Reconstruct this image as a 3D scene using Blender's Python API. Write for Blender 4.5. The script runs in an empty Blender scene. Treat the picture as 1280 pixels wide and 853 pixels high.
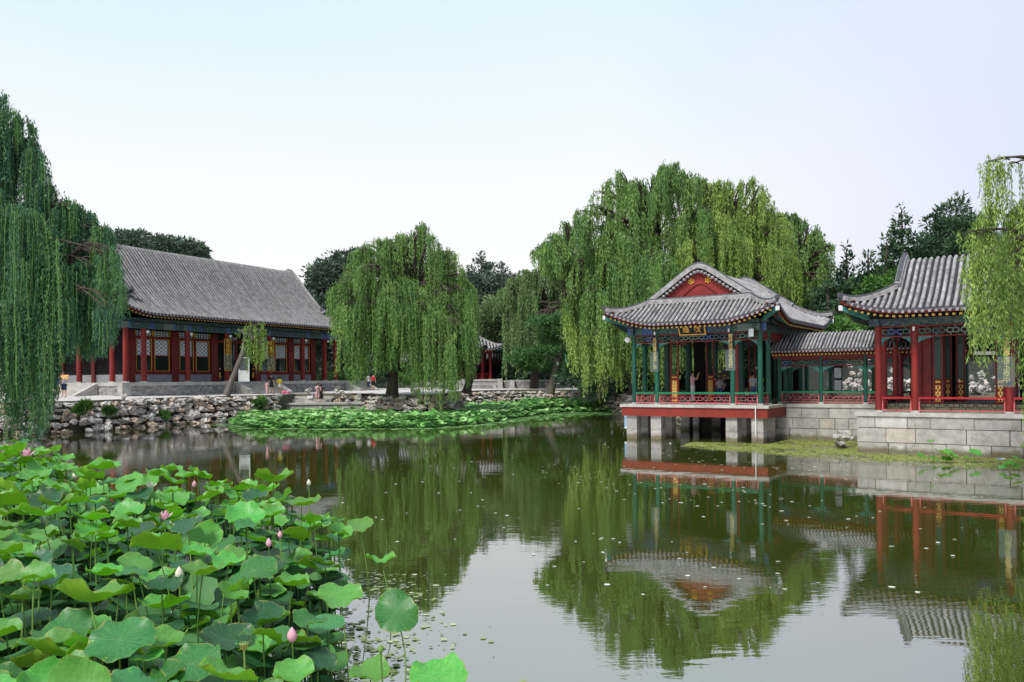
import bpy, math, random
import numpy as np
from mathutils import Matrix, Vector
random.seed(7); rng = np.random.default_rng(11)
SC = bpy.context.scene
COL = SC.collection
PI = math.pi
F_PX = 1000.0; CAM_Z = 3.0; ROLL = 0.009; HY = 474.0

def W(px, py, d):
    """point seen at photo position (px,py) when it stands d metres away"""
    x = (px-640)/F_PX; up = (HY-py)/F_PX
    return Vector(((x*math.cos(ROLL)+up*math.sin(ROLL))*d, d, CAM_Z+(-x*math.sin(ROLL)+up*math.cos(ROLL))*d))

# ------------------------------------------------------------------ materials
MATS = {}
def new_mat(name):
    m = bpy.data.materials.new(name); m.use_nodes = True
    nt = m.node_tree; nt.nodes.clear()
    out = nt.nodes.new('ShaderNodeOutputMaterial')
    b = nt.nodes.new('ShaderNodeBsdfPrincipled')
    nt.links.new(b.outputs[0], out.inputs[0])
    MATS[name] = m
    return m, nt, b, out
def N(nt, typ, **kw):
    n = nt.nodes.new(typ)
    for k, v in kw.items():
        if k in n.inputs: n.inputs[k].default_value = v
        else: setattr(n, k, v)
    return n
def mixc(nt, fac, a, b, mode='MIX'):
    n = nt.nodes.new('ShaderNodeMix'); n.data_type = 'RGBA'; n.blend_type = mode
    for s, v in ((0, fac), (6, a), (7, b)):
        if hasattr(v, 'is_linked') or isinstance(v, bpy.types.NodeSocket): nt.links.new(v, n.inputs[s])
        elif s == 0: n.inputs[0].default_value = v
        else: n.inputs[s].default_value = (*v[:3], 1)
    return n.outputs[2]
def ramp(nt, src, lo, hi):
    n = nt.nodes.new('ShaderNodeMapRange'); n.inputs[1].default_value = lo; n.inputs[2].default_value = hi
    nt.links.new(src, n.inputs[0]); return n.outputs[0]
def attr(nt, name='tint'):
    n = nt.nodes.new('ShaderNodeAttribute'); n.attribute_name = name; return n.outputs['Fac']
def math_(nt, op, a, b=0.0):
    n = nt.nodes.new('ShaderNodeMath'); n.operation = op
    for i, v in enumerate((a, b)):
        if isinstance(v, bpy.types.NodeSocket): nt.links.new(v, n.inputs[i])
        else: n.inputs[i].default_value = v
    return n.outputs[0]
def noise(nt, scale, detail=4, rough=.6, vec=None, scl=None):
    n = nt.nodes.new('ShaderNodeTexNoise'); n.inputs['Scale'].default_value = scale
    n.inputs['Detail'].default_value = detail; n.inputs['Roughness'].default_value = rough
    tc = nt.nodes.new('ShaderNodeTexCoord'); mp = nt.nodes.new('ShaderNodeMapping')
    if scl: mp.inputs['Scale'].default_value = scl
    nt.links.new(tc.outputs['Object'], mp.inputs[0]); nt.links.new(mp.outputs[0], n.inputs['Vector'])
    return n.outputs['Fac']
def bump(nt, b, h, strength=.3, dist=.02):
    n = nt.nodes.new('ShaderNodeBump'); n.inputs['Strength'].default_value = strength; n.inputs['Distance'].default_value = dist
    nt.links.new(h, n.inputs['Height']); nt.links.new(n.outputs[0], b.inputs['Normal'])
def std(name, c1, c2=None, rough=.7, scale=3, scl=None, tint=0.0, bmp=.15, spec=.3, lo=.35, hi=.65, c3=None, c3lo=.6, c3scale=.8, wet=False):
    """surface with two mottled colours, optional stains c3, optional per-piece tint"""
    m, nt, b, o = new_mat(name)
    b.inputs['Roughness'].default_value = rough; b.inputs['Specular IOR Level'].default_value = spec
    c2 = c2 or tuple(x*.6 for x in c1)
    nz = noise(nt, scale, 6, .65, scl=scl)
    c = mixc(nt, ramp(nt, nz, lo, hi), c2, c1)
    if c3:
        n3 = noise(nt, c3scale, 5, .7)
        c = mixc(nt, ramp(nt, n3, c3lo, c3lo+.15), c, c3)
    if tint:
        t = attr(nt); v = ramp(nt, t, 0, 1)
        g = math_(nt, 'ADD', math_(nt, 'MULTIPLY', v, tint*2), 1-tint)
        mul = nt.nodes.new('ShaderNodeVectorMath'); mul.operation = 'SCALE'
        nt.links.new(c, mul.inputs[0]); nt.links.new(g, mul.inputs['Scale']); c = mul.outputs[0]
    if wet:      # algae and damp left by the pond above the waterline
        gp = N(nt, 'ShaderNodeNewGeometry'); sz = N(nt, 'ShaderNodeSeparateXYZ'); nt.links.new(gp.outputs['Position'], sz.inputs[0])
        zz = math_(nt, 'ADD', sz.outputs[2], math_(nt, 'MULTIPLY', noise(nt, 2.5, 4, .7), -.35))
        w_ = math_(nt, 'SUBTRACT', 1.0, ramp(nt, zz, -.05, .12))
        c = mixc(nt, math_(nt, 'MULTIPLY', w_, .85), c, (.10, .085, .04))
    nt.links.new(c, b.inputs['Base Color'])
    if bmp: bump(nt, b, noise(nt, scale*5, 5, .7, scl=scl), bmp, .03)
    return m

std('tile', (.20, .195, .20), (.11, .108, .11), .8, 2.5, tint=.22, bmp=.3, c3=(.085, .082, .075), c3lo=.60, c3scale=1.1)
std('tile_pale', (.345, .33, .33), (.16, .155, .16), .8, 3.5, tint=.2, bmp=.3, c3=(.10, .098, .085), c3lo=.60, c3scale=1.4)
std('tile_gap', (.035, .035, .04), (.018, .018, .022), .9, 3)
std('tile_end', (.075, .078, .09), (.04, .042, .05), .7, 8)
std('drip_tile', (.30, .27, .29), (.16, .15, .17), .8, 8)
std('ridge_tile', (.33, .32, .32), (.16, .155, .16), .8, 4, bmp=.4, c3=(.1, .1, .1), c3lo=.58, c3scale=6)
std('red_paint', (.22, .017, .014), (.13, .012, .011), .45, 2, scl=(1, 1, .2), bmp=.08, c3=(.33, .06, .045), c3lo=.66, c3scale=2)
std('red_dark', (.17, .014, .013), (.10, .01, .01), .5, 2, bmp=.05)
std('red_beam', (.215, .024, .015), (.15, .017, .012), .6, 1.5, bmp=.15, c3=(.22, .06, .04), c3lo=.62, c3scale=1.6)
std('red_gable', (.22, .02, .018), (.15, .014, .013), .6, 2, bmp=.1, c3=(.12, .012, .012), c3lo=.64)
std('red_rail', (.36, .012, .02), (.24, .01, .016), .35, 2, bmp=.03)
std('pink_rail', (.52, .13, .14), (.36, .07, .08), .5, 4, bmp=.03)
std('green_paint', (.012, .095, .062), (.007, .055, .038), .4, 2, scl=(1, 1, .2), bmp=.06, c3=(.02, .13, .085), c3lo=.64)
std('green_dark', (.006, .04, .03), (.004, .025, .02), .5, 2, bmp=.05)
std('green_rail', (.012, .19, .085), (.008, .13, .06), .4, 2, bmp=.05, c3=(.15, .3, .2), c3lo=.7)
std('teal_bracket', (.06, .22, .18), (.03, .11, .12), .5, 8, bmp=.03)
std('gold', (.72, .40, .06), (.50, .24, .03), .35, 10, bmp=.05)
std('gold_pale', (.75, .55, .25), (.55, .38, .12), .4, 8, bmp=.02)
std('rafter_yellow', (.70, .47, .12), (.5, .3, .06), .5, 9, bmp=.02)
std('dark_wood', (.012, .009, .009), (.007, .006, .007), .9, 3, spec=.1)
std('black_board', (.010, .010, .012), (.006, .006, .008), .3, 3, bmp=0)
std('stone', (.42, .40, .38), (.27, .255, .24), .9, 2.2, tint=.18, bmp=.6, c3=(.19, .175, .14), c3lo=.56, c3scale=1.6, wet=True)
std('stone_warm', (.42, .38, .34), (.28, .25, .22), .9, 3, tint=.12, bmp=.6, c3=(.2, .17, .13), c3lo=.58, c3scale=1.8, wet=True)
std('stone_lip', (.44, .43, .40), (.28, .27, .25), .85, 2.2, bmp=.4, c3=(.24, .23, .21), c3lo=.6, c3scale=2)
std('mortar', (.11, .10, .085), (.06, .055, .045), .95, 4, bmp=.6)
std('brick_grey', (.27, .28, .30), (.18, .185, .20), .9, 2, scl=(1, 1, 5), tint=.1, bmp=.3)
std('rubble', (.34, .33, .32), (.13, .125, .125), .9, 2.6, scl=(1, 1, 2.6), bmp=.9, c3=(.08, .08, .08), c3lo=.56, c3scale=2.5)
std('paving', (.52, .50, .48), (.42, .405, .39), .9, .7, bmp=.2, c3=(.34, .33, .31), c3lo=.6, c3scale=.35)
std('rock', (.55, .51, .47), (.34, .31, .285), .95, 1.4, tint=.25, bmp=1.0, c3=(.16, .15, .12), c3lo=.62, c3scale=2.2, wet=True)
std('rock_warm', (.52, .42, .33), (.32, .26, .2), .95, 1.6, tint=.2, bmp=1.0, c3=(.09, .08, .06), c3lo=.56, c3scale=2.2)
std('rock_pale', (.58, .555, .52), (.26, .25, .24), .95, 2, tint=.2, bmp=1.0, c3=(.07, .07, .065), c3lo=.55, c3scale=2.6)
std('bark', (.085, .068, .055), (.035, .028, .023), .95, 3, scl=(1, 1, .25), bmp=1.0)
std('bark_grey', (.17, .145, .135), (.08, .068, .062), .95, 3, scl=(1, 1, .25), bmp=1.0)
std('earth', (.12, .11, .075), (.07, .07, .045), .95, .5, bmp=.5)
std('moss', (.10, .14, .03), (.05, .08, .015), .95, 6, bmp=.8)
std('white_paint', (.72, .73, .72), (.58, .60, .58), .5, 4, bmp=.05)
std('paper_pane', (.74, .78, .84), (.64, .68, .74), .7, 4, bmp=0)
std('lamp_white', (.78, .78, .76), (.66, .66, .65), .35, 4, bmp=0)
std('wall_grey', (.055, .06, .055), (.035, .04, .035), .95, 2, bmp=.3)
std('blue_board', (.25, .36, .46), (.2, .3, .4), .6, 3)
std('pole_green', (.10, .34, .25), (.07, .24, .18), .5, 5)
# painted beams: blocks of blue, green, white and a little gold along the beam
def painted(name, cols, sx=1.3, seed=0):
    m, nt, b, o = new_mat(name)
    tc = N(nt, 'ShaderNodeTexCoord'); mp = N(nt, 'ShaderNodeMapping'); mp.inputs['Scale'].default_value = (sx, sx, .01)
    mp.inputs['Location'].default_value = (seed, seed*.37, 0)
    nt.links.new(tc.outputs['Object'], mp.inputs[0])
    v = N(nt, 'ShaderNodeTexVoronoi'); v.inputs['Scale'].default_value = 1.2
    nt.links.new(mp.outputs[0], v.inputs['Vector'])
    cr = N(nt, 'ShaderNodeValToRGB'); cr.color_ramp.interpolation = 'CONSTANT'
    e = cr.color_ramp.elements
    for i, c in enumerate(cols):
        if i < 2: el = e[i]; el.position = i/len(cols)
        else: el = e.new(i/len(cols))
        el.color = (*c, 1)
    sep = N(nt, 'ShaderNodeSeparateColor'); nt.links.new(v.outputs['Color'], sep.inputs[0]); nt.links.new(sep.outputs[0], cr.inputs[0])
    nz = ramp(nt, noise(nt, 9, 4, .7), .5, .62)
    c = mixc(nt, nz, cr.outputs[0], (.10, .13, .12))
    nt.links.new(c, b.inputs['Base Color']); b.inputs['Roughness'].default_value = .6
painted('painted_blue', [(.015, .05, .055), (.02, .06, .22), (.012, .07, .05), (.03, .10, .30), (.02, .045, .07), (.12, .16, .14), (.012, .06, .045)])
painted('painted_green', [(.012, .045, .04), (.01, .03, .05), (.02, .06, .045), (.015, .035, .07), (.05, .06, .05)], seed=3)
# glass
m, nt, b, o = new_mat('dark_glass')
b.inputs['Base Color'].default_value = (.012, .022, .02, 1); b.inputs['Roughness'].default_value = .06
m, nt, b, o = new_mat('clear_panel')
mx = N(nt, 'ShaderNodeMixShader'); tr = N(nt, 'ShaderNodeBsdfTransparent'); tr.inputs[0].default_value = (.9, .95, .93, 1)
b.inputs['Base Color'].default_value = (.35, .42, .42, 1); b.inputs['Roughness'].default_value = .15
mx.inputs[0].default_value = .13
nt.links.new(tr.outputs[0], mx.inputs[1]); nt.links.new(b.outputs[0], mx.inputs[2]); nt.links.new(mx.outputs[0], o.inputs[0])
# foliage
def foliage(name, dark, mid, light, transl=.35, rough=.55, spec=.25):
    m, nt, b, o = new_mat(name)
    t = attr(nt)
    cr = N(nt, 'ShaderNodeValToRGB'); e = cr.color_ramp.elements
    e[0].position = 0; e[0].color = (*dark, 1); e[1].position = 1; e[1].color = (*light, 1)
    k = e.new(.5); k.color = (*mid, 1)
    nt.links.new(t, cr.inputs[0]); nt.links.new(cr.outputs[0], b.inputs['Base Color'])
    b.inputs['Roughness'].default_value = rough; b.inputs['Specular IOR Level'].default_value = spec
    tl = N(nt, 'ShaderNodeBsdfTranslucent'); nt.links.new(cr.outputs[0], tl.inputs[0])
    mx = N(nt, 'ShaderNodeMixShader'); mx.inputs[0].default_value = transl
    nt.links.new(b.outputs[0], mx.inputs[1]); nt.links.new(tl.outputs[0], mx.inputs[2]); nt.links.new(mx.outputs[0], o.inputs[0])
foliage('willow_deep', (.03, .095, .07), (.065, .17, .085), (.15, .29, .09))
foliage('willow_mid', (.06, .135, .045), (.14, .25, .07), (.28, .42, .12))
foliage('willow_light', (.11, .19, .04), (.21, .32, .07), (.37, .50, .13))
foliage('willow_far', (.085, .14, .065), (.14, .22, .09), (.24, .34, .14))
foliage('conifer', (.02, .05, .028), (.045, .095, .045), (.085, .155, .06), .2)
foliage('conifer_far', (.04, .07, .052), (.07, .11, .075), (.12, .17, .11), .2)
foliage('pine_near', (.03, .09, .03), (.07, .16, .05), (.12, .24, .07), .2)
foliage('shrub', (.03, .08, .02), (.08, .18, .04), (.18, .34, .06), .3)
foliage('lotus_far', (.05, .18, .04), (.17, .40, .10), (.42, .64, .28), .25, .4)
foliage('duckweed', (.12, .16, .03), (.27, .32, .07), (.46, .48, .16), .1, .8)
foliage('debris', (.30, .32, .22), (.55, .56, .45), (.75, .75, .68), .1, .8)
foliage('petal_pink', (.75, .25, .40), (.85, .45, .58), (.9, .7, .72), .4)
foliage('petal_white', (.75, .72, .5), (.82, .8, .66), (.9, .88, .8), .4)
foliage('stalk', (.06, .14, .03), (.13, .25, .05), (.22, .34, .08), .1)
foliage('pod', (.35, .30, .08), (.5, .4, .12), (.6, .5, .2), .1)
def lotus_mat(name, ctop, cdark, vein, rough, transl, veinf=.5):
    m, nt, b, o = new_mat(name)
    uv = N(nt, 'ShaderNodeUVMap'); sp = N(nt, 'ShaderNodeSeparateXYZ'); nt.links.new(uv.outputs[0], sp.inputs[0])
    ang = math_(nt, 'MULTIPLY', sp.outputs[0], 21.0)
    w = math_(nt, 'ABSOLUTE', math_(nt, 'SUBTRACT', math_(nt, 'FRACT', ang), .5))       # 0 at the vein
    width = math_(nt, 'DIVIDE', .035, math_(nt, 'ADD', sp.outputs[1], .06))
    v = math_(nt, 'SUBTRACT', 1.0, math_(nt, 'MINIMUM', math_(nt, 'DIVIDE', w, width), 1.0))
    nz = noise(nt, 7, 5, .6)
    oi = N(nt, 'ShaderNodeObjectInfo')
    c = mixc(nt, ramp(nt, nz, .3, .7), cdark, ctop)
    hsv = N(nt, 'ShaderNodeHueSaturation'); nt.links.new(c, hsv.inputs['Color'])
    nt.links.new(math_(nt, 'ADD', .475, math_(nt, 'MULTIPLY', oi.outputs['Random'], .04)), hsv.inputs['Hue'])
    nt.links.new(math_(nt, 'ADD', .72, math_(nt, 'MULTIPLY', oi.outputs['Random'], .55)), hsv.inputs['Value'])
    c = mixc(nt, math_(nt, 'MULTIPLY', v, veinf), hsv.outputs[0], vein)
    rim = math_(nt, 'MULTIPLY', ramp(nt, sp.outputs[1], .93, 1.0), ramp(nt, noise(nt, 2.3, 3, .6), .48, .62))
    spots = ramp(nt, noise(nt, 14, 3, .7), .77, .82)
    c = mixc(nt, math_(nt, 'MAXIMUM', rim, math_(nt, 'MULTIPLY', spots, .8)), c, (.33, .30, .08))
    nt.links.new(c, b.inputs['Base Color']); b.inputs['Roughness'].default_value = rough
    b.inputs['Specular IOR Level'].default_value = .5
    h = math_(nt, 'ADD', math_(nt, 'MULTIPLY', v, -.6), math_(nt, 'MULTIPLY', noise(nt, 30, 3, .6), .25))
    bump(nt, b, h, .5, .012)
    tl = N(nt, 'ShaderNodeBsdfTranslucent'); nt.links.new(mixc(nt, .5, c, (.5, .8, .05)), tl.inputs[0])
    mx = N(nt, 'ShaderNodeMixShader'); mx.inputs[0].default_value = transl
    nt.links.new(b.outputs[0], mx.inputs[1]); nt.links.new(tl.outputs[0], mx.inputs[2]); nt.links.new(mx.outputs[0], o.inputs[0])
lotus_mat('leaf_top', (.062, .26, .075), (.024, .15, .048), (.24, .50, .20), .40, .36, .7)
lotus_mat('leaf_top_pale', (.15, .42, .09), (.08, .29, .06), (.28, .56, .17), .40, .42)
lotus_mat('leaf_under', (.42, .76, .08), (.33, .66, .07), (.20, .48, .05), .5, .58)
lotus_mat('leaf_top_dark', (.028, .12, .05), (.012, .06, .028), (.07, .20, .08), .42, .2)
def cloth(n, c): std('cloth_'+n, c, tuple(x*.8 for x in c), .85, 12, bmp=.1)
for n, c in dict(grey=(.42, .44, .48), navy=(.025, .04, .09), tan=(.62, .36, .16), black=(.012, .012, .016), pink=(.75, .42, .47), white=(.75, .74, .76),
                 yellow=(.78, .62, .06), red=(.42, .02, .05), beige=(.45, .40, .33), blue=(.12, .2, .4), olive=(.22, .24, .1), rose=(.72, .1, .25)).items(): cloth(n, c)
std('skin', (.58, .36, .26), (.5, .30, .21), .55, 5, bmp=0)
std('hair', (.014, .011, .010), (.008, .007, .006), .5, 20)
# water
def water_mat():
    m, nt, b, o = new_mat('pond_water')
    b.inputs['Base Color'].default_value = (.050, .070, .010, 1); b.inputs['Roughness'].default_value = .5
    b.inputs['Specular IOR Level'].default_value = 0
    gl = N(nt, 'ShaderNodeBsdfGlossy'); gl.inputs['Color'].default_value = (.86, .85, .89, 1); gl.inputs['Roughness'].default_value = .015
    fr = N(nt, 'ShaderNodeFresnel'); fr.inputs['IOR'].default_value = 1.5
    f = math_(nt, 'MINIMUM', math_(nt, 'ADD', math_(nt, 'MULTIPLY', fr.outputs[0], .50), .46), .86)
    mx = N(nt, 'ShaderNodeMixShader')
    nt.links.new(f, mx.inputs[0]); nt.links.new(b.outputs[0], mx.inputs[1]); nt.links.new(gl.outputs[0], mx.inputs[2]); nt.links.new(mx.outputs[0], o.inputs[0])
    a = noise(nt, 1.2, 3, .55, scl=(.7, 1.6, 1)); c = noise(nt, 7, 3, .5, scl=(.6, 1.8, 1))
    patch = ramp(nt, noise(nt, .09, 3, .6), .50, .68)
    h = math_(nt, 'ADD', math_(nt, 'MULTIPLY', a, .25), math_(nt, 'MULTIPLY', math_(nt, 'MULTIPLY', c, patch), .36))
    h = math_(nt, 'ADD', h, math_(nt, 'MULTIPLY', noise(nt, 3.2, 2, .5, scl=(.5, 2.2, 1)), .05))
    bp = N(nt, 'ShaderNodeBump'); bp.inputs['Strength'].default_value = 1; bp.inputs['Distance'].default_value = .0085
    nt.links.new(h, bp.inputs['Height'])
    nt.links.new(bp.outputs[0], gl.inputs['Normal']); nt.links.new(bp.outputs[0], fr.inputs['Normal'])
water_mat()

# ------------------------------------------------------------------ mesh helpers
def np_mesh(name, V, Fq, parent=None, mats=(), midx=None, tint=None, smooth=False, uv=None):
    """V (n,3), Fq (m,k) with one k for all faces"""
    me = bpy.data.meshes.new(name)
    V = np.asarray(V, dtype=np.float32); Fq = np.asarray(Fq, dtype=np.int32)
    me.vertices.add(len(V)); me.vertices.foreach_set('co', V.ravel())
    k = Fq.shape[1]
    me.loops.add(Fq.size); me.loops.foreach_set('vertex_index', Fq.ravel())
    me.polygons.add(len(Fq)); me.polygons.foreach_set('loop_start', np.arange(0, Fq.size, k, dtype=np.int32))
    try: me.polygons.foreach_set('loop_total', np.full(len(Fq), k, dtype=np.int32))
    except Exception: pass
    for mt in mats: me.materials.append(MATS[mt])
    if midx is not None: me.polygons.foreach_set('material_index', np.asarray(midx, dtype=np.int32))
    me.polygons.foreach_set('use_smooth', np.full(len(Fq), smooth, dtype=bool))
    if tint is not None:
        at = me.attributes.new('tint', 'FLOAT', 'POINT'); at.data.foreach_set('value', np.asarray(tint, dtype=np.float32))
    if uv is not None:
        l = me.uv_layers.new(name='UVMap'); l.data.foreach_set('uv', np.asarray(uv, dtype=np.float32).ravel())
    me.update(calc_edges=True); me.validate()
    return link(name, me, parent)
def link(name, data, parent=None):
    o = bpy.data.objects.new(name, data); COL.objects.link(o)
    if parent is not None: o.parent = parent
    return o
def tag(o, label=None, cat=None, group=None, kind=None):
    if label: o['label'] = label
    if cat: o['category'] = cat
    if group: o['group'] = group
    if kind: o['kind'] = kind
    return o
def empty(name, loc=(0, 0, 0), rz=0, parent=None):
    o = link(name, None, parent); o.location = loc; o.rotation_euler = (0, 0, rz); o.empty_display_size = .2
    return o
def copy_tree(o, parent=None):
    c = o.copy(); COL.objects.link(c)
    if parent is not None: c.parent = parent
    for ch in list(o.children): copy_tree(ch, c)
    return c

class MB:
    def __init__(s): s.v = []; s.f = []; s.m = []; s.t = []; s.mats = []; s.sm = []
    def mi(s, m):
        if m not in s.mats: s.mats.append(m)
        return s.mats.index(m)
    def add(s, vs, fs, mat, tint=None, smooth=False):
        o = len(s.v); t = random.random() if tint is None else tint
        s.v += [tuple(v) for v in vs]; s.t += [t]*len(vs)
        k = s.mi(mat)
        for f in fs: s.f.append(tuple(i+o for i in f)); s.m.append(k); s.sm.append(smooth)
    def box(s, x0, x1, y0, y1, z0, z1, mat, tint=None):
        vs = [(x, y, z) for x in (x0, x1) for y in (y0, y1) for z in (z0, z1)]
        s.add(vs, [(0, 1, 3, 2), (4, 6, 7, 5), (0, 4, 5, 1), (2, 3, 7, 6), (0, 2, 6, 4), (1, 5, 7, 3)], mat, tint)
    def rbox(s, x0, x1, y0, y1, z0, z1, mat, j=.012, tint=None):
        """stone block: bevelled and slightly irregular"""
        b = min(.02, (x1-x0)*.2, (z1-z0)*.2); vs = []
        for x, sx in ((x0, 1), (x1, -1)):
            for z, sz in ((z0, 1), (z1, -1)):
                for y, sy in ((y0, 1), (y1, -1)):
                    vs.append((x+random.uniform(-j, j)*.6, y+random.uniform(-j, j), z+random.uniform(-j, j)*.6))
        # outer front ring inset
        s.add(vs, [(0, 1, 3, 2), (4, 6, 7, 5), (0, 4, 5, 1), (2, 3, 7, 6), (0, 2, 6, 4), (1, 5, 7, 3)], mat, tint)
    def obox(s, c, ax, ay, az, mat, tint=None):
        c = Vector(c); ax = Vector(ax); ay = Vector(ay); az = Vector(az)
        vs = [c+i*ax+j*ay+k*az for i in (-1, 1) for j in (-1, 1) for k in (-1, 1)]
        s.add(vs, [(0, 1, 3, 2), (4, 6, 7, 5), (0, 4, 5, 1), (2, 3, 7, 6), (0, 2, 6, 4), (1, 5, 7, 3)], mat, tint)
    def cyl(s, x, y, z0, z1, r0, r1, mat, n=16, tint=None, cap=True):
        vs = []
        for z, r in ((z0, r0), (z1, r1)):
            for i in range(n): a = 2*PI*i/n; vs.append((x+r*math.cos(a), y+r*math.sin(a), z))
        fs = [(i, (i+1) % n, n+(i+1) % n, n+i) for i in range(n)]
        s.add(vs, fs, mat, tint, True)
        if cap:
            s.add(vs[:n], [tuple(range(n))[::-1]], mat, tint); s.add(vs[n:], [tuple(range(n))], mat, tint)
    def tube(s, pts, rad, mat, n=8, tint=None, cap=True):
        pts = [Vector(p) for p in pts]
        if not hasattr(rad, '__len__'): rad = [rad]*len(pts)
        vs = []; up = Vector((0.13, .21, 1))
        for i, p in enumerate(pts):
            d = (pts[min(i+1, len(pts)-1)]-pts[max(i-1, 0)]).normalized()
            a = d.cross(up)
            if a.length < .1: a = d.cross(Vector((1, 0, 0)))
            a.normalize(); b = d.cross(a)
            for k in range(n): t = 2*PI*k/n; vs.append(p+rad[i]*(math.cos(t)*a+math.sin(t)*b))
        fs = []
        for i in range(len(pts)-1):
            for k in range(n): fs.append((i*n+k, i*n+(k+1) % n, (i+1)*n+(k+1) % n, (i+1)*n+k))
        s.add(vs, fs, mat, tint, True)
        if cap: s.add(vs[:n], [tuple(range(n))], mat, tint); s.add(vs[-n:], [tuple(range(n))], mat, tint)
    def sweep(s, pts, w, h, mat, tint=None):
        """box-section strip, half-width w sideways and from 0 to h upward"""
        pts = [Vector(p) for p in pts]; vs = []
        for i, p in enumerate(pts):
            d = pts[min(i+1, len(pts)-1)]-pts[max(i-1, 0)]
            a = Vector((d.y, -d.x, 0))
            if a.length < 1e-5: a = Vector((1, 0, 0))
            a.normalize(); n = a.cross(d).normalized()
            if n.z < 0: n = -n
            vs += [p-a*w, p+a*w, p+a*w*.85+n*h*.8, p+n*h+a*w*.3, p+n*h-a*w*.3, p-a*w*.85+n*h*.8]
        fs = []; k = 6
        for i in range(len(pts)-1):
            for j in range(k): fs.append((i*k+j, i*k+(j+1) % k, (i+1)*k+(j+1) % k, (i+1)*k+j))
        fs += [tuple(range(k)), tuple(range(len(vs)-k, len(vs)))]
        s.add(vs, fs, mat, tint)
    def ball(s, c, r, mat, n=10, sc=(1, 1, 1), tint=None):
        vs = []; fs = []; m = n//2
        for i in range(m+1):
            th = PI*i/m
            for j in range(n):
                a = 2*PI*j/n; vs.append((c[0]+r*sc[0]*math.sin(th)*math.cos(a), c[1]+r*sc[1]*math.sin(th)*math.sin(a), c[2]+r*sc[2]*math.cos(th)))
        for i in range(m):
            for j in range(n): fs.append((i*n+j, (i+1)*n+j, (i+1)*n+(j+1) % n, i*n+(j+1) % n))
        s.add(vs, fs, mat, tint, True)
    def build(s, name, parent=None):
        me = bpy.data.meshes.new(name); me.from_pydata(s.v, [], s.f)
        for m in s.mats: me.materials.append(MATS[m])
        me.polygons.foreach_set('material_index', s.m); me.polygons.foreach_set('use_smooth', s.sm)
        at = me.attributes.new('tint', 'FLOAT', 'POINT'); at.data.foreach_set('value', s.t)
        me.update()
        return link(name, me, parent)

# ------------------------------------------------------------------ world, sun, camera
def setup():
    w = bpy.data.worlds.new('World'); SC.world = w; w.use_nodes = True
    nt = w.node_tree; nt.nodes.clear()
    out = nt.nodes.new('ShaderNodeOutputWorld'); bg = nt.nodes.new('ShaderNodeBackground')
    sky = nt.nodes.new('ShaderNodeTexSky'); sky.sky_type = 'NISHITA'; sky.sun_disc = False
    sky.sun_elevation = math.radians(52); sky.sun_rotation = math.radians(200); sky.air_density = 1.5; sky.dust_density = 3
    bg.inputs['Strength'].default_value = .1
    nt.links.new(sky.outputs[0], bg.inputs[0])
    # thin overcast veil over the blue sky: paler towards the horizon
    tc = nt.nodes.new('ShaderNodeTexCoord'); sp = nt.nodes.new('ShaderNodeSeparateXYZ'); nt.links.new(tc.outputs['Generated'], sp.inputs[0])
    cr = nt.nodes.new('ShaderNodeValToRGB'); e = cr.color_ramp.elements
    e[0].position = 0; e[0].color = (.90, .895, .895, 1)
    e[1].position = 1; e[1].color = (.62, .70, .78, 1)
    for p, c in ((.12, (.90, .895, .90)), (.22, (.86, .885, .90)), (.42, (.62, .79, .86))):
        k = e.new(p); k.color = (*c, 1)
    nt.links.new(sp.outputs[2], cr.inputs[0])
    lav = mixc(nt, ramp(nt, sp.outputs[0], .12, .62), cr.outputs[0], (.60, .65, .83))
    nz = nt.nodes.new('ShaderNodeTexNoise'); nz.inputs['Scale'].default_value = 1.6; nz.inputs['Detail'].default_value = 3
    nt.links.new(tc.outputs['Generated'], nz.inputs['Vector'])
    lav = mixc(nt, math_(nt, 'MULTIPLY', ramp(nt, nz.outputs[0], .42, .72), .35), lav, (.88, .88, .89))
    bg2 = nt.nodes.new('ShaderNodeBackground'); bg2.inputs['Strength'].default_value = 1.0
    nt.links.new(lav, bg2.inputs[0])
    mx = nt.nodes.new('ShaderNodeMixShader'); mx.inputs[0].default_value = .88
    nt.links.new(bg.outputs[0], mx.inputs[1]); nt.links.new(bg2.outputs[0], mx.inputs[2]); nt.links.new(mx.outputs[0], out.inputs[0])
    sd = bpy.data.lights.new('sun', 'SUN'); sd.energy = 3.6; sd.angle = math.radians(14); sd.color = (1, .965, .92)
    so = link('sun', sd); el = math.radians(52); az = math.radians(200)
    # sun stands behind the camera to its left
    dirv = Vector((-.45, -.62, 1.0)).normalized()
    so.rotation_euler = dirv.to_track_quat('Z', 'Y').to_euler(); so.location = (0, 0, 60)
    sky.sun_elevation = math.asin(dirv.z); sky.sun_rotation = math.atan2(dirv.x, dirv.y)
    cd = bpy.data.cameras.new('camera'); co = link('camera', cd); SC.camera = co
    cd.sensor_width = 36; cd.lens = 36*F_PX/1280; cd.shift_y = (HY-426.5)/1280
    cd.clip_start = .1; cd.clip_end = 6000
    co.matrix_world = Matrix.Translation((0, 0, CAM_Z)) @ Matrix.Rotation(PI/2, 4, 'X') @ Matrix.Rotation(-ROLL, 4, 'Z')
    v = SC.view_settings; v.view_transform = 'Standard'; v.look = 'None'; v.gamma = 1; v.use_curve_mapping = False; v.exposure = 0.28
    SC.cycles.max_bounces = 6; SC.cycles.transparent_max_bounces = 8
setup()
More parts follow.
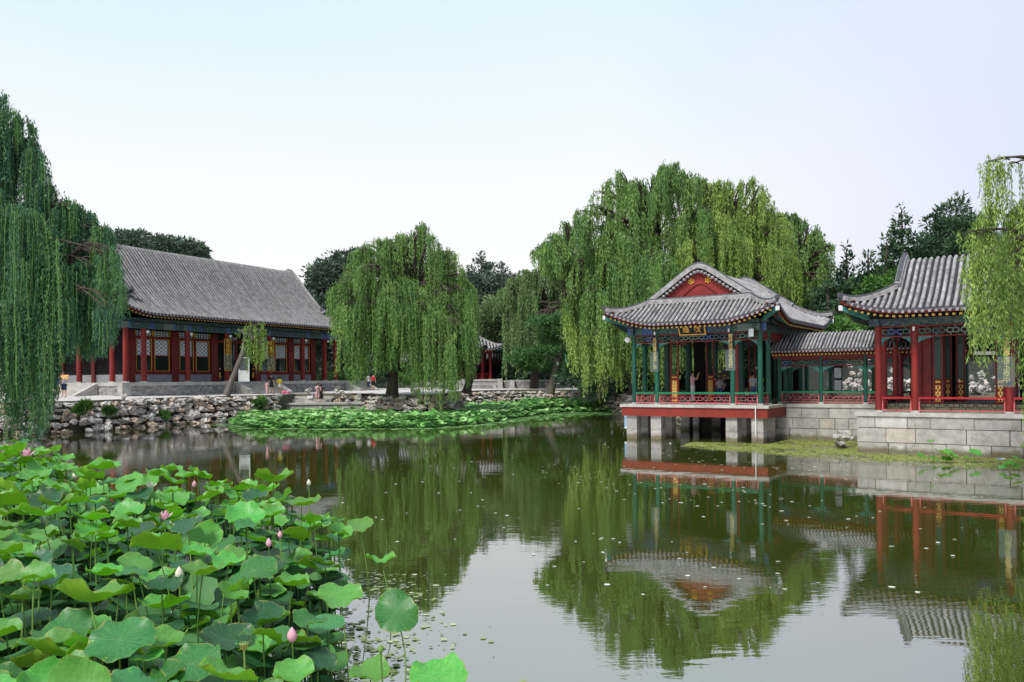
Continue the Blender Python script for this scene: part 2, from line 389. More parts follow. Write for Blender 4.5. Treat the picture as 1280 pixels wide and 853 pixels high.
# ------------------------------------------------------------------ roofs
class Roof:
    """local frame: ridge along a, slopes fall along +-b; swap=True puts a along local y"""
    def __init__(s, cx, cy, A, B, G, ze, H, c1=.75, U=.6, R=2.2, swap=False, e=.12, lr=True):
        s.__dict__.update(locals()); s.K = math.sqrt(B*B+(e*B)**2)
    def P(s, a, b, z):
        return (s.cx+b, s.cy+a, z) if s.swap else (s.cx+a, s.cy-b, z)
    def g(s, bb):       # height at distance bb from the ridge line
        e = s.e*s.B; r = (math.sqrt(bb*bb+e*e)-e)/(s.K-e); q = 1-r
        return s.H*(s.c1*q+(1-s.c1)*q*q)
    def z(s, a, b):
        aa, ab = abs(a), abs(b)
        bb = ab if aa <= s.G+1e-6 else max(ab, s.B-(s.A-aa))
        wa = max(0, (aa-(s.A-s.R))/s.R); wb = max(0, (ab-(s.B-s.R))/s.R)
        return s.ze+s.g(min(bb, s.B))+(s.U*wa**2*wb**1.6 if s.G < s.A-.05 else 0)
    def pt(s, a, b, dz=0): return s.P(a, b, s.z(a, b)+dz)
def lin(a, b, n): return [a+(b-a)*i/(n-1) for i in range(n)]
def build_roof(R, root, sp, r, tile, gable=None, nrow=12, verge=True, sides=(-1, 1), rafters=True, seg=9, ridge=False, rn=5, medal=False, name='roof'):
    A, B, G = R.A, R.B, R.G; hip = A-G > .05; dG = A-G
    mb = MB()
    def grid(As, Bs, dz, mat):
        vs = [R.pt(a, b, dz) for a in As for b in Bs]; nb = len(Bs)
        fs = [(i*nb+j, i*nb+j+1, (i+1)*nb+j+1, (i+1)*nb+j) for i in range(len(As)-1) for j in range(nb-1)]
        mb.add(vs, fs, mat, .5)
    Bs = lin(-B, B, 41)
    grid(lin(-G, G, 24), Bs, 0, 'tile_gap'); grid(lin(-G, G, 24), Bs, -.14, 'dark_wood')
    if hip:
        for sg in (-1, 1):
            # skirt surface, evaluated a hair outside the gable plane
            As = [sg*(G+1e-4+(A-G)*i/7) for i in range(8)]
            Bk = sorted(set([round(x, 3) for x in lin(-B, B, 41)]+[B-dG, -(B-dG)]))
            vs = []; 
            for a in As:
                for b in Bk: vs.append(R.pt(a*(1+1e-6), b))
            nb = len(Bk)
            fs = [(i*nb+j, i*nb+j+1, (i+1)*nb+j+1, (i+1)*nb+j) for i in range(7) for j in range(nb-1)]
            mb.add(vs, fs, 'tile_gap', .5); mb.add([(x, y, z-.14) for x, y, z in vs], fs, 'dark_wood', .5)
    # tile rows
    n5 = rn
    def row(path, across, end0=True, end1=False):
        jit = Vector((0, 0, random.uniform(-.006, .010)))+Vector(across)*random.uniform(-.012, .012); pts = [Vector(p)+jit for p in path]; ac = Vector(across); vs = []; t = random.random(); tl = []
        for i, p in enumerate(pts):
            d = (pts[min(i+1, len(pts)-1)]-pts[max(i-1, 0)]).normalized(); nn = ac.cross(d)
            if nn.z < 0: nn = -nn
            tl.append(min(1, max(0, t*.6+random.random()*.5)))
            for k in range(n5):
                an = PI*k/(n5-1); vs.append(p+ac*r*math.cos(an)+nn*(r*1.25*math.sin(an)))
        fs = [(i*n5+k, i*n5+k+1, (i+1)*n5+k+1, (i+1)*n5+k) for i in range(len(pts)-1) for k in range(n5-1)]
        mb.add(vs, fs, tile, t, True)
        mb.t[-len(vs):] = [x for x in tl for _ in range(n5)]
        for flag, p, q in ((end0, pts[0], pts[1]), (end1, pts[-1], pts[-2])):
            if not flag: continue
            out = (p-q); out.z = 0; out.normalize()
            c = p+Vector((0, 0, r*.3)); up = Vector((0, 0, 1))
            ring = [c+out*.035+(ac*math.cos(2*PI*k/8)+up*math.sin(2*PI*k/8))*r*1.15 for k in range(8)]
            rin = [v-out*.10 for v in ring]
            mb.add(ring+rin, [tuple(range(8))]+[(k, (k+1) % 8, 8+(k+1) % 8, 8+k) for k in range(8)], 'tile_end', t)
            # drip tile between rows
            c2 = p+ac*sp*.5+out*.02-up*.02
            mb.add([c2-ac*sp*.36+up*.03, c2+ac*sp*.36+up*.03, c2+ac*sp*.2-up*.08, c2-ac*sp*.2-up*.08], [(0, 1, 2, 3)], 'drip_tile', t)
    axA = Vector(R.P(1, 0, 0))-Vector(R.P(0, 0, 0)); axB = Vector(R.P(0, 1, 0))-Vector(R.P(0, 0, 0))
    na = int(round(2*G/sp)); sa = 2*G/na
    for i in range(na+1 if not hip else na):
        a = -G+sa*(i+.5) if hip else -G+sa*i
        row([R.pt(a, b) for b in lin(B, 0, nrow)+lin(0, -B, nrow)[1:]], axA, True, True)
    if hip:
        m = int(dG/sp)
        for sg in (-1, 1):
            for i in range(m):
                a = sg*(G+sp*(i+.5)); hb = B-(A-abs(a))
                if B-hb < .1: continue
                for sb in (-1, 1): row([R.pt(a, sb*b) for b in lin(B, hb, 5)], axA)
            nbn = int(round(2*B/sp)); sb_ = 2*B/nbn
            for i in range(nbn):
                b = -B+sb_*(i+.5); a0 = max(G, A-(B-abs(b)))
                if A-a0 < .1: continue
                row([R.pt(sg*(a+1e-4), b) for a in lin(A, a0, 6)], axB)
    o_roof = mb.build(name, root)
    # fascia and rafter ends
    fb = MB()
    per = []
    nB = 60; 
    edges = []
    for sb in (-1, 1): edges.append(([(a, sb*B) for a in lin(-A, A, 50)], -sb*axB))
    if hip:
        for sg in (-1, 1): edges.append(([(sg*(A), b) for b in lin(-B, B, 40)], -sg*axA))
    for pts, inw in edges:
        path = [Vector(R.pt(a, b))+inw*.03 for a, b in pts]
        vs = []
        for p in path: vs += [p+Vector((0, 0, -.01)), p+Vector((0, 0, -.12))+inw*.02, p+Vector((0, 0, -.13))+inw*.5+Vector((0, 0, .12))]
        fs = []
        for i in range(len(path)-1):
            for k in range(2): fs.append((i*3+k, i*3+k+1, i*3+k+4, i*3+k+3))
        fb.add(vs, fs, 'red_beam', .5)
    fb.build('eave_board', o_roof)
    if rafters:
        rb = MB()
        for pts, inw in edges:
            p0 = pts[0]; p1 = pts[-1]; L = math.hypot(p1[0]-p0[0], p1[1]-p0[1]); n = int(L/sp)
            tang = Vector((-inw.y, inw.x, 0))
            for i in range(n):
                f = (i+.5)/n; a = p0[0]+(p1[0]-p0[0])*f; b = p0[1]+(p1[1]-p0[1])*f
                da = min(.6, B, A)
                q = Vector(R.pt(a, b))+inw*.10+Vector((0, 0, -.20))
                sl = Vector((0, 0, .26)) 
                dirn = (inw+Vector((0, 0, .42))).normalized()
                near = min(abs(f-0), abs(1-f))*L
                hl = .42 if near > 1.3 or not hip else .14
                c = q+dirn*hl
                rb.obox(c, tang*sp*.23, dirn*hl, Vector((0, 0, .042)), 'green_dark', .5)
                rb.obox(q-dirn*.004, tang*sp*.21, dirn*.006, Vector((0, 0, .038)), 'rafter_yellow', random.random())
                
                if hl < .2: continue
                q2 = q+inw*.45+Vector((0, 0, .02)); rb.obox(q2+dirn*.3, tang*sp*.2, dirn*.3, Vector((0, 0, .045)), 'green_dark', .5)
                rb.obox(q2-dirn*.004, tang*sp*.18, dirn*.006, Vector((0, 0, .04)), 'red_beam', .5)
        rb.build('rafters', o_roof)
    # ridges
    hb = B-dG if hip else B
    if verge:
        for sg in (-1, 1):
            rg = MB()
            path = [Vector(R.pt(sg*(G-.02), b, .02)) for b in lin(hb+ (0 if hip else 0), -hb, 25)]
            rg.sweep(path, .13, .26, 'ridge_tile'); rg.sweep([p+Vector((0, 0, .22)) for p in path], .09, .10, 'tile_end')
            rg.build('verge_ridge', o_roof)
            if hip:
                for sb in (-1, 1):
                    h = MB(); pts = [Vector(R.pt(sg*(A-d), sb*(B-d)*1.0, .03)) for d in lin(dG, .05, 9)]
                    h.sweep(pts, .11, .2, 'ridge_tile'); h.sweep([p+Vector((0, 0, .17)) for p in pts], .075, .08, 'tile_end')
                    e = pts[-1]; dd = (pts[-1]-pts[-2]).normalized()
                    h.obox(e+dd*.06+Vector((0, 0, .17)), dd*.1, Vector((-dd.y, dd.x, 0))*.06, Vector((0, 0, .1)), 'tile_end')
                    h.build('hip_ridge', o_roof)
                    # corner beam head, green and white
                    cb = MB(); q = Vector(R.pt(sg*(A-.10), sb*(B-.10), -.30))
                    d2 = Vector((-dd.x, -dd.y, -.30)).normalized()
                    cb.obox(q+d2*.5, d2*.6, Vector((-dd.y, dd.x, 0)).normalized()*.07, Vector((0, 0, .09)), 'teal_bracket')
                    cb.obox(q-d2*.13, d2*.04, Vector((-dd.y, dd.x, 0)).normalized()*.075, Vector((0, 0, .095)), 'white_paint')
                    cb.build('corner_beam', o_roof)
                # skirt ridge along the gable foot
                k = MB(); pts = [Vector(R.pt(sg*(G+.06), b, 0)) for b in lin(-hb, hb, 20)]
                k.sweep(pts, .10, .26, 'ridge_tile'); k.sweep([p+Vector((0, 0, .23)) for p in pts], .07, .07, 'tile_end'); k.build('foot_ridge', o_roof)
    if ridge:
        k = MB(); k.sweep([Vector(R.pt(a, 0, .05)) for a in lin(-G, G, 10)], .12, .12, 'ridge_tile'); k.build('ridge', o_roof)
    if gable:
        for sg in (-1, 1):
            gm = MB(); a = sg*(G-.22)
            z0 = R.ze+R.g(hb)-.1 if hip else R.ze-.05
            top = [Vector(R.P(a, b, R.ze+R.g(abs(b))-.10)) for b in lin(-hb, hb, 25)]
            bot = [Vector(R.P(a, b, z0)) for b in lin(-hb, hb, 25)]
            gm.add(top+bot, [(i, i+1, 26+i, 25+i) for i in range(24)], gable, .5)
            # recessed field: a darker bargeboard band stands 6 cm proud of it
            off = axA*sg
            band = []; 
            for b in lin(-hb, hb, 25):
                z = R.ze+R.g(abs(b)); band += [Vector(R.P(a, b, z-.12))+off*.06, Vector(R.P(a, b*.86, max(z0+.0, z-.72)))+off*.06, Vector(R.P(a, b*.86, max(z0, z-.72)))]
            fs = []
            for i in range(24):
                for q in (0, 1): fs.append((i*3+q, i*3+q+1, i*3+q+4, i*3+q+3))
            gm.add(band, fs, gable, .9)
            go = gm.build('gable', o_roof)
            if medal:
                for b in (-hb*.66, -hb*.17, hb*.17, hb*.66):
                    md = MB(); c = Vector(R.P(a, b, R.ze+R.g(abs(b))-(.46 if abs(b) > hb*.4 else .42)))+off*.075
                    for q in [(0, 0)]+[(math.cos(x), math.sin(x)) for x in [PI/3*i+PI/6 for i in range(6)]]:
                        md.ball(c+axB*q[0]*.115+Vector((0, 0, q[1]*.115)), .052, 'gold', 8, (1, 1, 1))
                    md.build('gold_medallion', go)
                bd = MB(); n = int(2*hb*1.15/.2)
                for i in range(n+1):
                    b = -hb+2*hb*i/n; c = Vector(R.P(a, b, R.ze+R.g(abs(b))-.14))+off*.2
                    bd.obox(c+off*.02, axB*.075, off*.06, Vector((0, 0, .06)), 'ridge_tile')
                    bd.ball(c+off*.07, .075, 'drip_tile', 8, (1, .8, 1))
                bd.build('verge_tile_ends', go)
    return o_roof

# ------------------------------------------------------------------ building pieces
def frame_fn(ox, oy, deg):
    """deg = rotation of local x about z"""
    c, s = math.cos(math.radians(deg)), math.sin(math.radians(deg))
    def s_at(px, t, z=3.0):
        k = (px-640)/1000; k = k-(z-3)*0
        X0 = ox-s*t; Y0 = oy+c*t
        return (k*Y0-X0)/(c-k*s)
    return s_at
def column(root, x, y, z0, z1, r, mat, base=True, name='column'):
    mb = MB(); mb.cyl(x, y, z0+.06, z1, r*1.04, r*.94, mat, 18)
    if base: mb.cyl(x, y, z0, z0+.08, r*1.35, r*1.2, 'stone_lip', 18)
    return mb.build(name, root)
def lattice_bars(mb, p0, p1, z0, z1, mat, cell=.16, th=.014, dep=.02, seed=0, mat2=None):
    """fretwork between two plan points: frame + interlocking rectangles"""
    rs = random.Random(seed); p0 = Vector((*p0, 0)); p1 = Vector((*p1, 0)); d = p1-p0; L = d.length; u = d.normalized(); w = Vector((-u.y, u.x, 0))
    def bar(a0, a1, h0, h1, m):
        c = p0+u*(a0+a1)/2+Vector((0, 0, (h0+h1)/2)); mb.obox(c, u*max(th, (a1-a0)/2), w*dep, Vector((0, 0, max(th, (h1-h0)/2))), m, .5)
    bar(0, L, z0, z0, mat); bar(0, L, z1, z1, mat); bar(0, 0, z0, z1, mat); bar(L, L, z0, z1, mat)
    n = max(2, int(L/(cell*3))); H = z1-z0; m2 = mat2 or mat
    for i in range(n):
        a = L*i/n; b = L*(i+1)/n; w3 = (b-a)/3; t = th*.7
        bar(a+w3*.3, b-w3*.3, z0+H*.3, z0+H*.3, m2); bar(a+w3*.3, b-w3*.3, z0+H*.7, z0+H*.7, m2)
        bar(a+w3*.3, a+w3*.3, z0+H*.3, z0+H*.7, m2); bar(b-w3*.3, b-w3*.3, z0+H*.3, z0+H*.7, m2)
        bar(a+w3, a+w3, z0, z0+H*.3, m2); bar(b-w3, b-w3, z0+H*.7, z1, m2); bar(a+w3*1.5, a+w3*1.5, z0+H*.3, z0+H*.7, m2)
        bar(a, a+w3*.3, z0+H*.5, z0+H*.5, m2); bar(b-w3*.3, b, z0+H*.5, z0+H*.5, m2)
def hang_lattice(root, p0, p1, z0, z1, frame='red_paint', bars='painted_blue', bracket='teal_bracket'):
    mb = MB(); lattice_bars(mb, p0, p1, z0, z1, frame, .15, .022, .025, mat2=bars)
    # bracket spandrels at both ends
    u = (Vector((*p1, 0))-Vector((*p0, 0))); L = u.length; u.normalize(); w = Vector((-u.y, u.x, 0))
    for sgn, base in ((1, Vector((*p0, 0))), (-1, Vector((*p1, 0)))):
        k = min(.55, L*.32)
        prof = [(0, z0-.02), (k, z0-.02), (k*.75, z0-.07), (k*.5, z0-.10), (k*.3, z0-.17), (k*.12, z0-.2), (0, z0-.3)]
        f = [base+u*sgn*a+w*.02+Vector((0, 0, z)) for a, z in prof]; b = [p-w*.04 for p in f]; n = len(prof)
        mb.add(f+b, [tuple(range(n)), tuple(range(2*n-1, n-1, -1))]+[(i, (i+1) % n, n+(i+1) % n, n+i) for i in range(n)], bracket, .5)
    return mb.build('hanging_lattice', root)
def railing(root, p0, p1, z0, z1, top, bars, r=.055, name='railing', inner=None):
    mb = MB(); P0 = Vector((*p0, 0)); P1 = Vector((*p1, 0)); u = (P1-P0).normalized(); w = Vector((-u.y, u.x, 0)); L = (P1-P0).length
    lattice_bars(mb, p0, p1, z0+.09, z1-.08, inner or bars, .14, .010, .012)
    mb.obox((P0+P1)/2+Vector((0, 0, z0+.085)), u*L/2, w*.02, Vector((0, 0, .02)), bars)
    for k in range(1, max(2, int(L/.7))): mb.obox(P0+u*L*k/max(2, int(L/.7))+Vector((0, 0, z0+.045)), u*.02, w*.02, Vector((0, 0, .045)), bars)
    for e in (0.02, L-.02): mb.obox(P0+u*e+Vector((0, 0, (z0+z1)/2)), u*.025, w*.03, Vector((0, 0, (z1-z0)/2)), bars)
    o = mb.build(name, root)
    t = MB(); t.obox((P0+P1)/2+Vector((0, 0, z1)), u*L/2, w*.13, Vector((0, 0, .035)), top); t.build('top_rail', o)
    return o
def text_plate(parent, txt, loc, rot, size, mat, name='lettering', vertical=True, spacing=1.12):
    """characters as real raised lettering, one mesh"""
    cu = bpy.data.curves.new(name, 'FONT'); cu.body = '\n'.join(txt) if vertical else txt
    cu.size = size; cu.align_x = 'CENTER'; cu.align_y = 'TOP' if vertical else 'CENTER'; cu.space_line = spacing; cu.extrude = .008; cu.offset = size*.012
    cu.space_character = 1.6
    tmp = bpy.data.objects.new(name, cu); COL.objects.link(tmp)
    dg = bpy.context.evaluated_depsgraph_get(); me = bpy.data.meshes.new_from_object(tmp.evaluated_get(dg))
    bpy.data.objects.remove(tmp); me.materials.clear(); me.materials.append(MATS[mat]); me.name = name
    o = link(name, me, parent); o.matrix_local = Matrix.Translation(loc) @ rot
    return o
def facing(dx, dy):
    """rotation that lays text upright, facing direction (dx,dy) in parent space"""
    n = Vector((dx, dy, 0)).normalized(); x = Vector((-n.y, n.x, 0)); 
    return Matrix((( x.x, 0, n.x, 0), (x.y, 0, n.y, 0), (0, 1, 0, 0), (0, 0, 0, 1)))
def couplet(root, x, y, z0, z1, r, txt, size, nrm=(0, -1), frame=None, panel=None, board='black_board', w=.15, spacing=None):
    mb = MB(); n = Vector((*nrm, 0)).normalized(); u = Vector((-n.y, n.x, 0)); c = Vector((x, y, 0))
    # slightly curved board hugging the column
    vs = []; k = 7
    for z in (z0, z1):
        for i in range(k):
            a = (i/(k-1)-.5)*1.7; vs.append(c+u*math.sin(a)*(r+.035)*w/.15*.85+n*math.cos(a)*(r+.035)+Vector((0, 0, z)))
    fr = [Vector(v)-n*.03 for v in vs]
    mb.add(vs+fr, [(i, i+1, k+i+1, k+i) for i in range(k-1)]+[(2*k+i, 3*k+i, 3*k+i+1, 2*k+i+1) for i in range(k-1)]+[(i, 2*k+i, 2*k+i+1, i+1) for i in range(k-1)]+[(k+i, k+i+1, 3*k+i+1, 3*k+i) for i in range(k-1)], board, .5)
    if frame:
        hw = w*1.05; cc = c+n*(r+.03)
        for sg in (-1, 1): mb.obox(cc+u*sg*hw+Vector((0, 0, (z0+z1)/2)), u*.02, n*.03, Vector((0, 0, (z1-z0)/2)), frame)
        for z in (z0, z1): mb.obox(cc+Vector((0, 0, z)), u*(hw+.02), n*.03, Vector((0, 0, .02)), frame)
    o = mb.build('couplet_board', root)
    sp = (z1-z0-.1)/len(txt)
    for i, ch in enumerate(txt):
        q = c+n*(r+.045)+Vector((0, 0, z1-.05-sp*(i+.5)))
        text_plate(o, ch, q, facing(n.x, n.y), size, 'gold_pale' if frame is None else 'gold', 'character', False)
    if panel:
        pm = MB(); cc = c+n*(r+.09); pm.obox(cc+Vector((0, 0, (panel[0]+panel[1])/2)), u*panel[2], n*.006, Vector((0, 0, (panel[1]-panel[0])/2)), 'clear_panel')
        pm.build('clear_cover', o)
    return o
def stone_wall(mb, x0, x1, y, z0, z1, courses, depth=.35, axis='x', flip=1, seed=1, warm=.2, wmin=.7, wmax=1.9):
    """courses of dressed blocks; face at coordinate y, blocks go inward by depth*flip"""
    rs = random.Random(seed); z = z0
    tot = sum(courses)
    for c in courses:
        h = (z1-z0)*c/tot; x = x0
        while x < x1-.01:
            w = rs.uniform(wmin, wmax)
            if x1-(x+w) < wmin*.7: w = x1-x
            m = 'stone_warm' if rs.random() < warm else 'stone'
            jy = rs.uniform(-.015, .015); g = .012
            if axis == 'x': a, b = sorted((y+jy, y+depth*flip)); mb.rbox(x+g, x+w-g, a, b, z+g, z+h-g, m, .01, rs.random())
            else: a, b = sorted((y+jy, y+depth*flip)); mb.rbox(a, b, x+g, x+w-g, z+g, z+h-g, m, .01, rs.random())
            x += w
        z += h

# ================================================================== waterside pavilion
def pavilion():
    TH = -34; ox, oy = 5.45, 40.08
    root = empty('pavilion', (ox, oy, 0), math.radians(TH))
    tag(root, 'open green-columned pavilion with red gable, standing on stone piers in the pond', 'pavilion')
    sa = frame_fn(ox, oy, TH); FZ = 1.69; L = 7.3; D = 9.4
    # deck
    mb = MB(); mb.box(-.04, L+.04, -.04, D, FZ-.13, FZ, 'stone_lip'); mb.build('floor_slab', root)
    mb = MB()
    mb.box(0.03, L-.03, 0.03, .28, 1.12, FZ-.132, 'red_beam'); mb.box(0.03, .28, .282, D, 1.12, FZ-.132, 'red_beam'); mb.box(L-.28, L-.03, .282, D, 1.12, FZ-.132, 'red_beam')
    mb.build('fascia_beam', root)
    mb = MB(); mb.box(.3, L-.3, .3, D, 1.3, FZ-.135, 'mortar'); mb.build('underfloor', root)
    sc = [sa(793, .4), sa(821.5, .4), sa(916, .4), sa(950.5, .4)]
    ps = [(sc[0]-.05, .45), (sc[1]+.02, .45), (sc[2]+.0, .45), (sc[3]-.08, .45)]
    rows = [.42, 1.75, 4.6, 7.4, 8.9]
    for j, ty in enumerate(rows):
        for i, (x, _) in enumerate(ps):
            if j in (2, 3) and i in (1, 2): continue
            h = .27
            q = MB(); 
            for (a, b) in ((-1.2, .45), (.462, 1.118)):
                q.box(x-h, x+h, ty-h, ty+h, a, b, 'stone')
            q.build('pier', root)
    mb = MB(); mb.box(.5, L-.3, D-.6, D-.3, -1, 1.1, 'mortar'); mb.build('back_wall', root)
    # columns : outer ring and inner room
    CT = 5.35; r = .115
    t0, t1, t2, t3, t4 = .4, 1.65, 4.6, 7.5, 8.75
    for x in (sc[0], sc[3]):
        for t in (t0, t1, t2, t3, t4): column(root, x, t, FZ, CT, r, 'green_paint')
    for x in (sc[1], sc[2]):
        column(root, x, t0, FZ, CT, r, 'green_paint'); column(root, x, t4, FZ, CT, r, 'green_paint')
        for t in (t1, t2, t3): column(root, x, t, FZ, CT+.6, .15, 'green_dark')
    # beams
    def beam(x0, x1, y0, y1, z0, z1, mat, name='beam'):
        q = MB(); q.box(x0, x1, y0, y1, z0, z1, mat); return q.build(name, root)
    for t in (t0, t4): beam(sc[0]-.3, sc[3]+.3, t-.09, t+.09, 5.12, 5.46, 'painted_blue'); beam(sc[0]-.4, sc[3]+.4, t-.07, t+.07, 5.50, 5.66, 'painted_green')
    for x in (sc[0], sc[3]): beam(x-.088, x+.088, t0-.3, t4+.3, 5.125, 5.455, 'painted_green'); beam(x-.07, x+.07, t0-.4, t4+.4, 5.505, 5.655, 'painted_green')
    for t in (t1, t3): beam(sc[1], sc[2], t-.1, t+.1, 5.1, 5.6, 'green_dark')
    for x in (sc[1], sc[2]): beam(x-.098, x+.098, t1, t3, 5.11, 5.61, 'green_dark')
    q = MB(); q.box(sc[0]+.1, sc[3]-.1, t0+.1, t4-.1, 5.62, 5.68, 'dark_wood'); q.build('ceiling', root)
    # lattice under the beams and bench rails
    zl0, zl1 = 4.72, 5.08
    for a, b in ((0, 1), (1, 2), (2, 3)):
        for t in (t0, t4): hang_lattice(root, (sc[a]+r, t), (sc[b]-r, t), zl0, zl1)
    ts = (t0, t1, t2, t3, t4)
    for a, b in zip(ts, ts[1:]):
        for x in (sc[0], sc[3]): hang_lattice(root, (x, a+r), (x, b-r), zl0, zl1, bars='red_paint')
    for a, b in ((0, 1), (1, 2), (2, 3)): railing(root, (sc[a]+r, t0), (sc[b]-r, t0), FZ, FZ+.56, 'green_rail', 'pink_rail')
    for a, b in zip(ts, ts[1:]):
        railing(root, (sc[0], a+r), (sc[0], b-r), FZ, FZ+.56, 'green_rail', 'pink_rail')
        if a < 1: railing(root, (sc[3], a+r), (sc[3], b-r), FZ, FZ+.56, 'green_rail', 'pink_rail')
    # red door leaves with carved gold lower panels round the inner room
    def leaf(x0, x1, t, red='red_paint', gold=True):
        o = MB(); o.box(x0, x0+.07, t-.04, t+.04, FZ, 5.0, red); o.box(x1-.07, x1, t-.04, t+.04, FZ, 5.0, red)
        for z in (FZ, 3.05, 2.92, 4.93): o.box(x0+.07, x1-.07, t-.035, t+.035, z, z+.07, red)
        o.box(x0+.07, x1-.07, t-.015, t+.015, FZ+.07, 2.92, red); o2 = o.build('door_leaf', root)
        g = MB(); xm = (x0+x1)/2; w = (x1-x0)/2-.09
        g.box(xm-w, xm+w, t-.04, t-.017, 2.98, 3.04, 'gold'); g.box(xm-w, xm+w, t-.04, t-.017, 2.0, 2.85, 'gold'); g.box(xm-w, xm+w, t-.04, t-.017, 1.8, 1.9, 'gold')
        for i in range(5):
            for sg in (-1, 1): g.ball((xm+sg*w*.45, t-.045, 2.1+i*.16), .055, 'gold_pale', 8, (1, .4, 1))
        g.build('gold_panel', o2)
        lt = MB(); n = 4
        for i in range(n+1): lt.box(x0+.07+(x1-x0-.14)*i/n-.008, x0+.07+(x1-x0-.14)*i/n+.008, t-.02, t+.02, 3.12, 4.93, 'green_dark')
        for i in range(9): lt.box(x0+.07, x1-.07, t-.021, t+.019, 3.15+i*.22, 3.165+i*.22, 'green_dark')
        lt.build('leaf_lattice', o2)
    x1_ = sc[1]; x2_ = sc[2]
    leaf(x1_+.17, x1_+.62, t1); leaf(x2_-.30+.0, x2_-.02-.17, t1) if False else None
    s5 = sa(888, t2); leaf(s5-.2, s5+.22, t2)
    sr = sa(922, t1); 
    q = MB(); q.box(sr-.13, sr+.10, t1-.08, t1+.08, FZ, 5.1, 'red_paint'); q.build('door_post', root)
    s6 = sa(932+6, t3); leaf(s6-.1, s6+.3, t3)
    sb0 = sa(868, t2); sb1 = sa(881, t2)
    q = MB(); q.box(sb0, sb1, t2-.05, t2+.05, FZ, 5.1, 'dark_wood'); q.build('screen_shade_board', root)
    sb0 = sa(942, t3); q = MB(); q.box(sb0+.4, sc[3]-.1, t3-.05, t3+.05, FZ, 5.1, 'dark_wood'); q.build('screen_shade_board', root)
    # roof
    cx = (sc[0]+sc[3])/2; cy = (t0+t4)/2; B = (sc[3]-sc[0])/2+1.12; A = (t4-t0)/2+1.12; G = A-1.75
    R = Roof(cx, cy, A, B, G, 5.58, 2.70, .90, .72, 2.6, True, e=.075)
    build_roof(R, root, .225, .06, 'tile_pale', 'red_gable', medal=True)
    # plaque
    pl = MB(); px0 = sa(849, t0-.5); px1 = sa(881, t0-.5); xm = cx
    ang = .45
    c = Vector((xm, t0-.28, 5.27)); u = Vector((1, 0, 0)); nrm = Vector((0, -math.cos(ang), -math.sin(ang))); upv = Vector((0, -math.sin(ang), math.cos(ang)))
    pl.obox(c, u*.62, nrm*.025, upv*.24, 'black_board')
    for sg in (-1, 1): pl.obox(c+upv*.24*sg, u*.66, nrm*.04, upv*.025, 'gold'); pl.obox(c+u*.64*sg, u*.025, nrm*.039, upv*.25, 'gold')
    po = pl.build('name_plaque', root)
    rot = Matrix(((1, 0, 0, 0), (0, upv.y, nrm.y, 0), (0, upv.z, nrm.z, 0), (0, 0, 0, 1)))
    for ch, dx in (('綠', -.28), ('飲', .28)): text_plate(po, ch, c+nrm*.03+u*dx, rot, .34, 'gold', 'character', False)
    # couplets on the two middle front columns
    n = (-.05, -1)
    couplet(root, sc[1], t0, 3.35, 4.98, r, '風送巖泉潤墨池', .24, (-.35, -1), panel=(3.3, 4.28, .27))
    couplet(root, sc[2], t0, 3.35, 5.05, r, '雲移溪樹侵書幌', .24, (-.25, -1), panel=(3.3, 4.28, .27))
    # white globe lamp at the left corner and small spot lamps
    lm = MB(); lm.ball((sc[0]-.30, t0-.1, 4.92), .16, 'lamp_white', 14); lm.tube([(sc[0]-.1, t0, 4.95), (sc[0]-.3, t0-.1, 5.0)], .02, 'dark_wood'); lm.build('globe_lamp', root)
    for x in (sc[1]-.02, sc[2]-.1): l2 = MB(); l2.box(x-.035, x+.035, t0-.24, t0-.16, 5.1, 5.25, 'lamp_white'); l2.build('spot_lamp', root)
    l3 = MB(); l3.obox((sc[3]-.32, t0-.22, 5.02), (.13, 0, 0), (0, .05, 0), (0, .02, .2), 'moss'); l3.obox((sc[3]-.32, t0-.28, 5.02), (.11, 0, 0), (0, .015, 0), (0, .02, .18), 'paper_pane'); l3.build('flood_lamp', root)
    pp = MB(); xp = sa(944, -.08); pp.tube([(xp, -.09, FZ+.02), (xp, -.09, .35)], .022, 'white_paint'); pp.build('drain_pipe', root)
    bb = MB(); bb.box(-.75, .25, 1.9, 2.0, .35, 1.15, 'blue_board'); bb.box(-.74, .24, 1.885, 1.9, .36, .42, 'white_paint'); bb.box(-.74, .24, 1.885, 1.9, 1.08, 1.14, 'white_paint'); bb.build('service_box', root)
    return root, sc
PAV, PSC = pavilion()

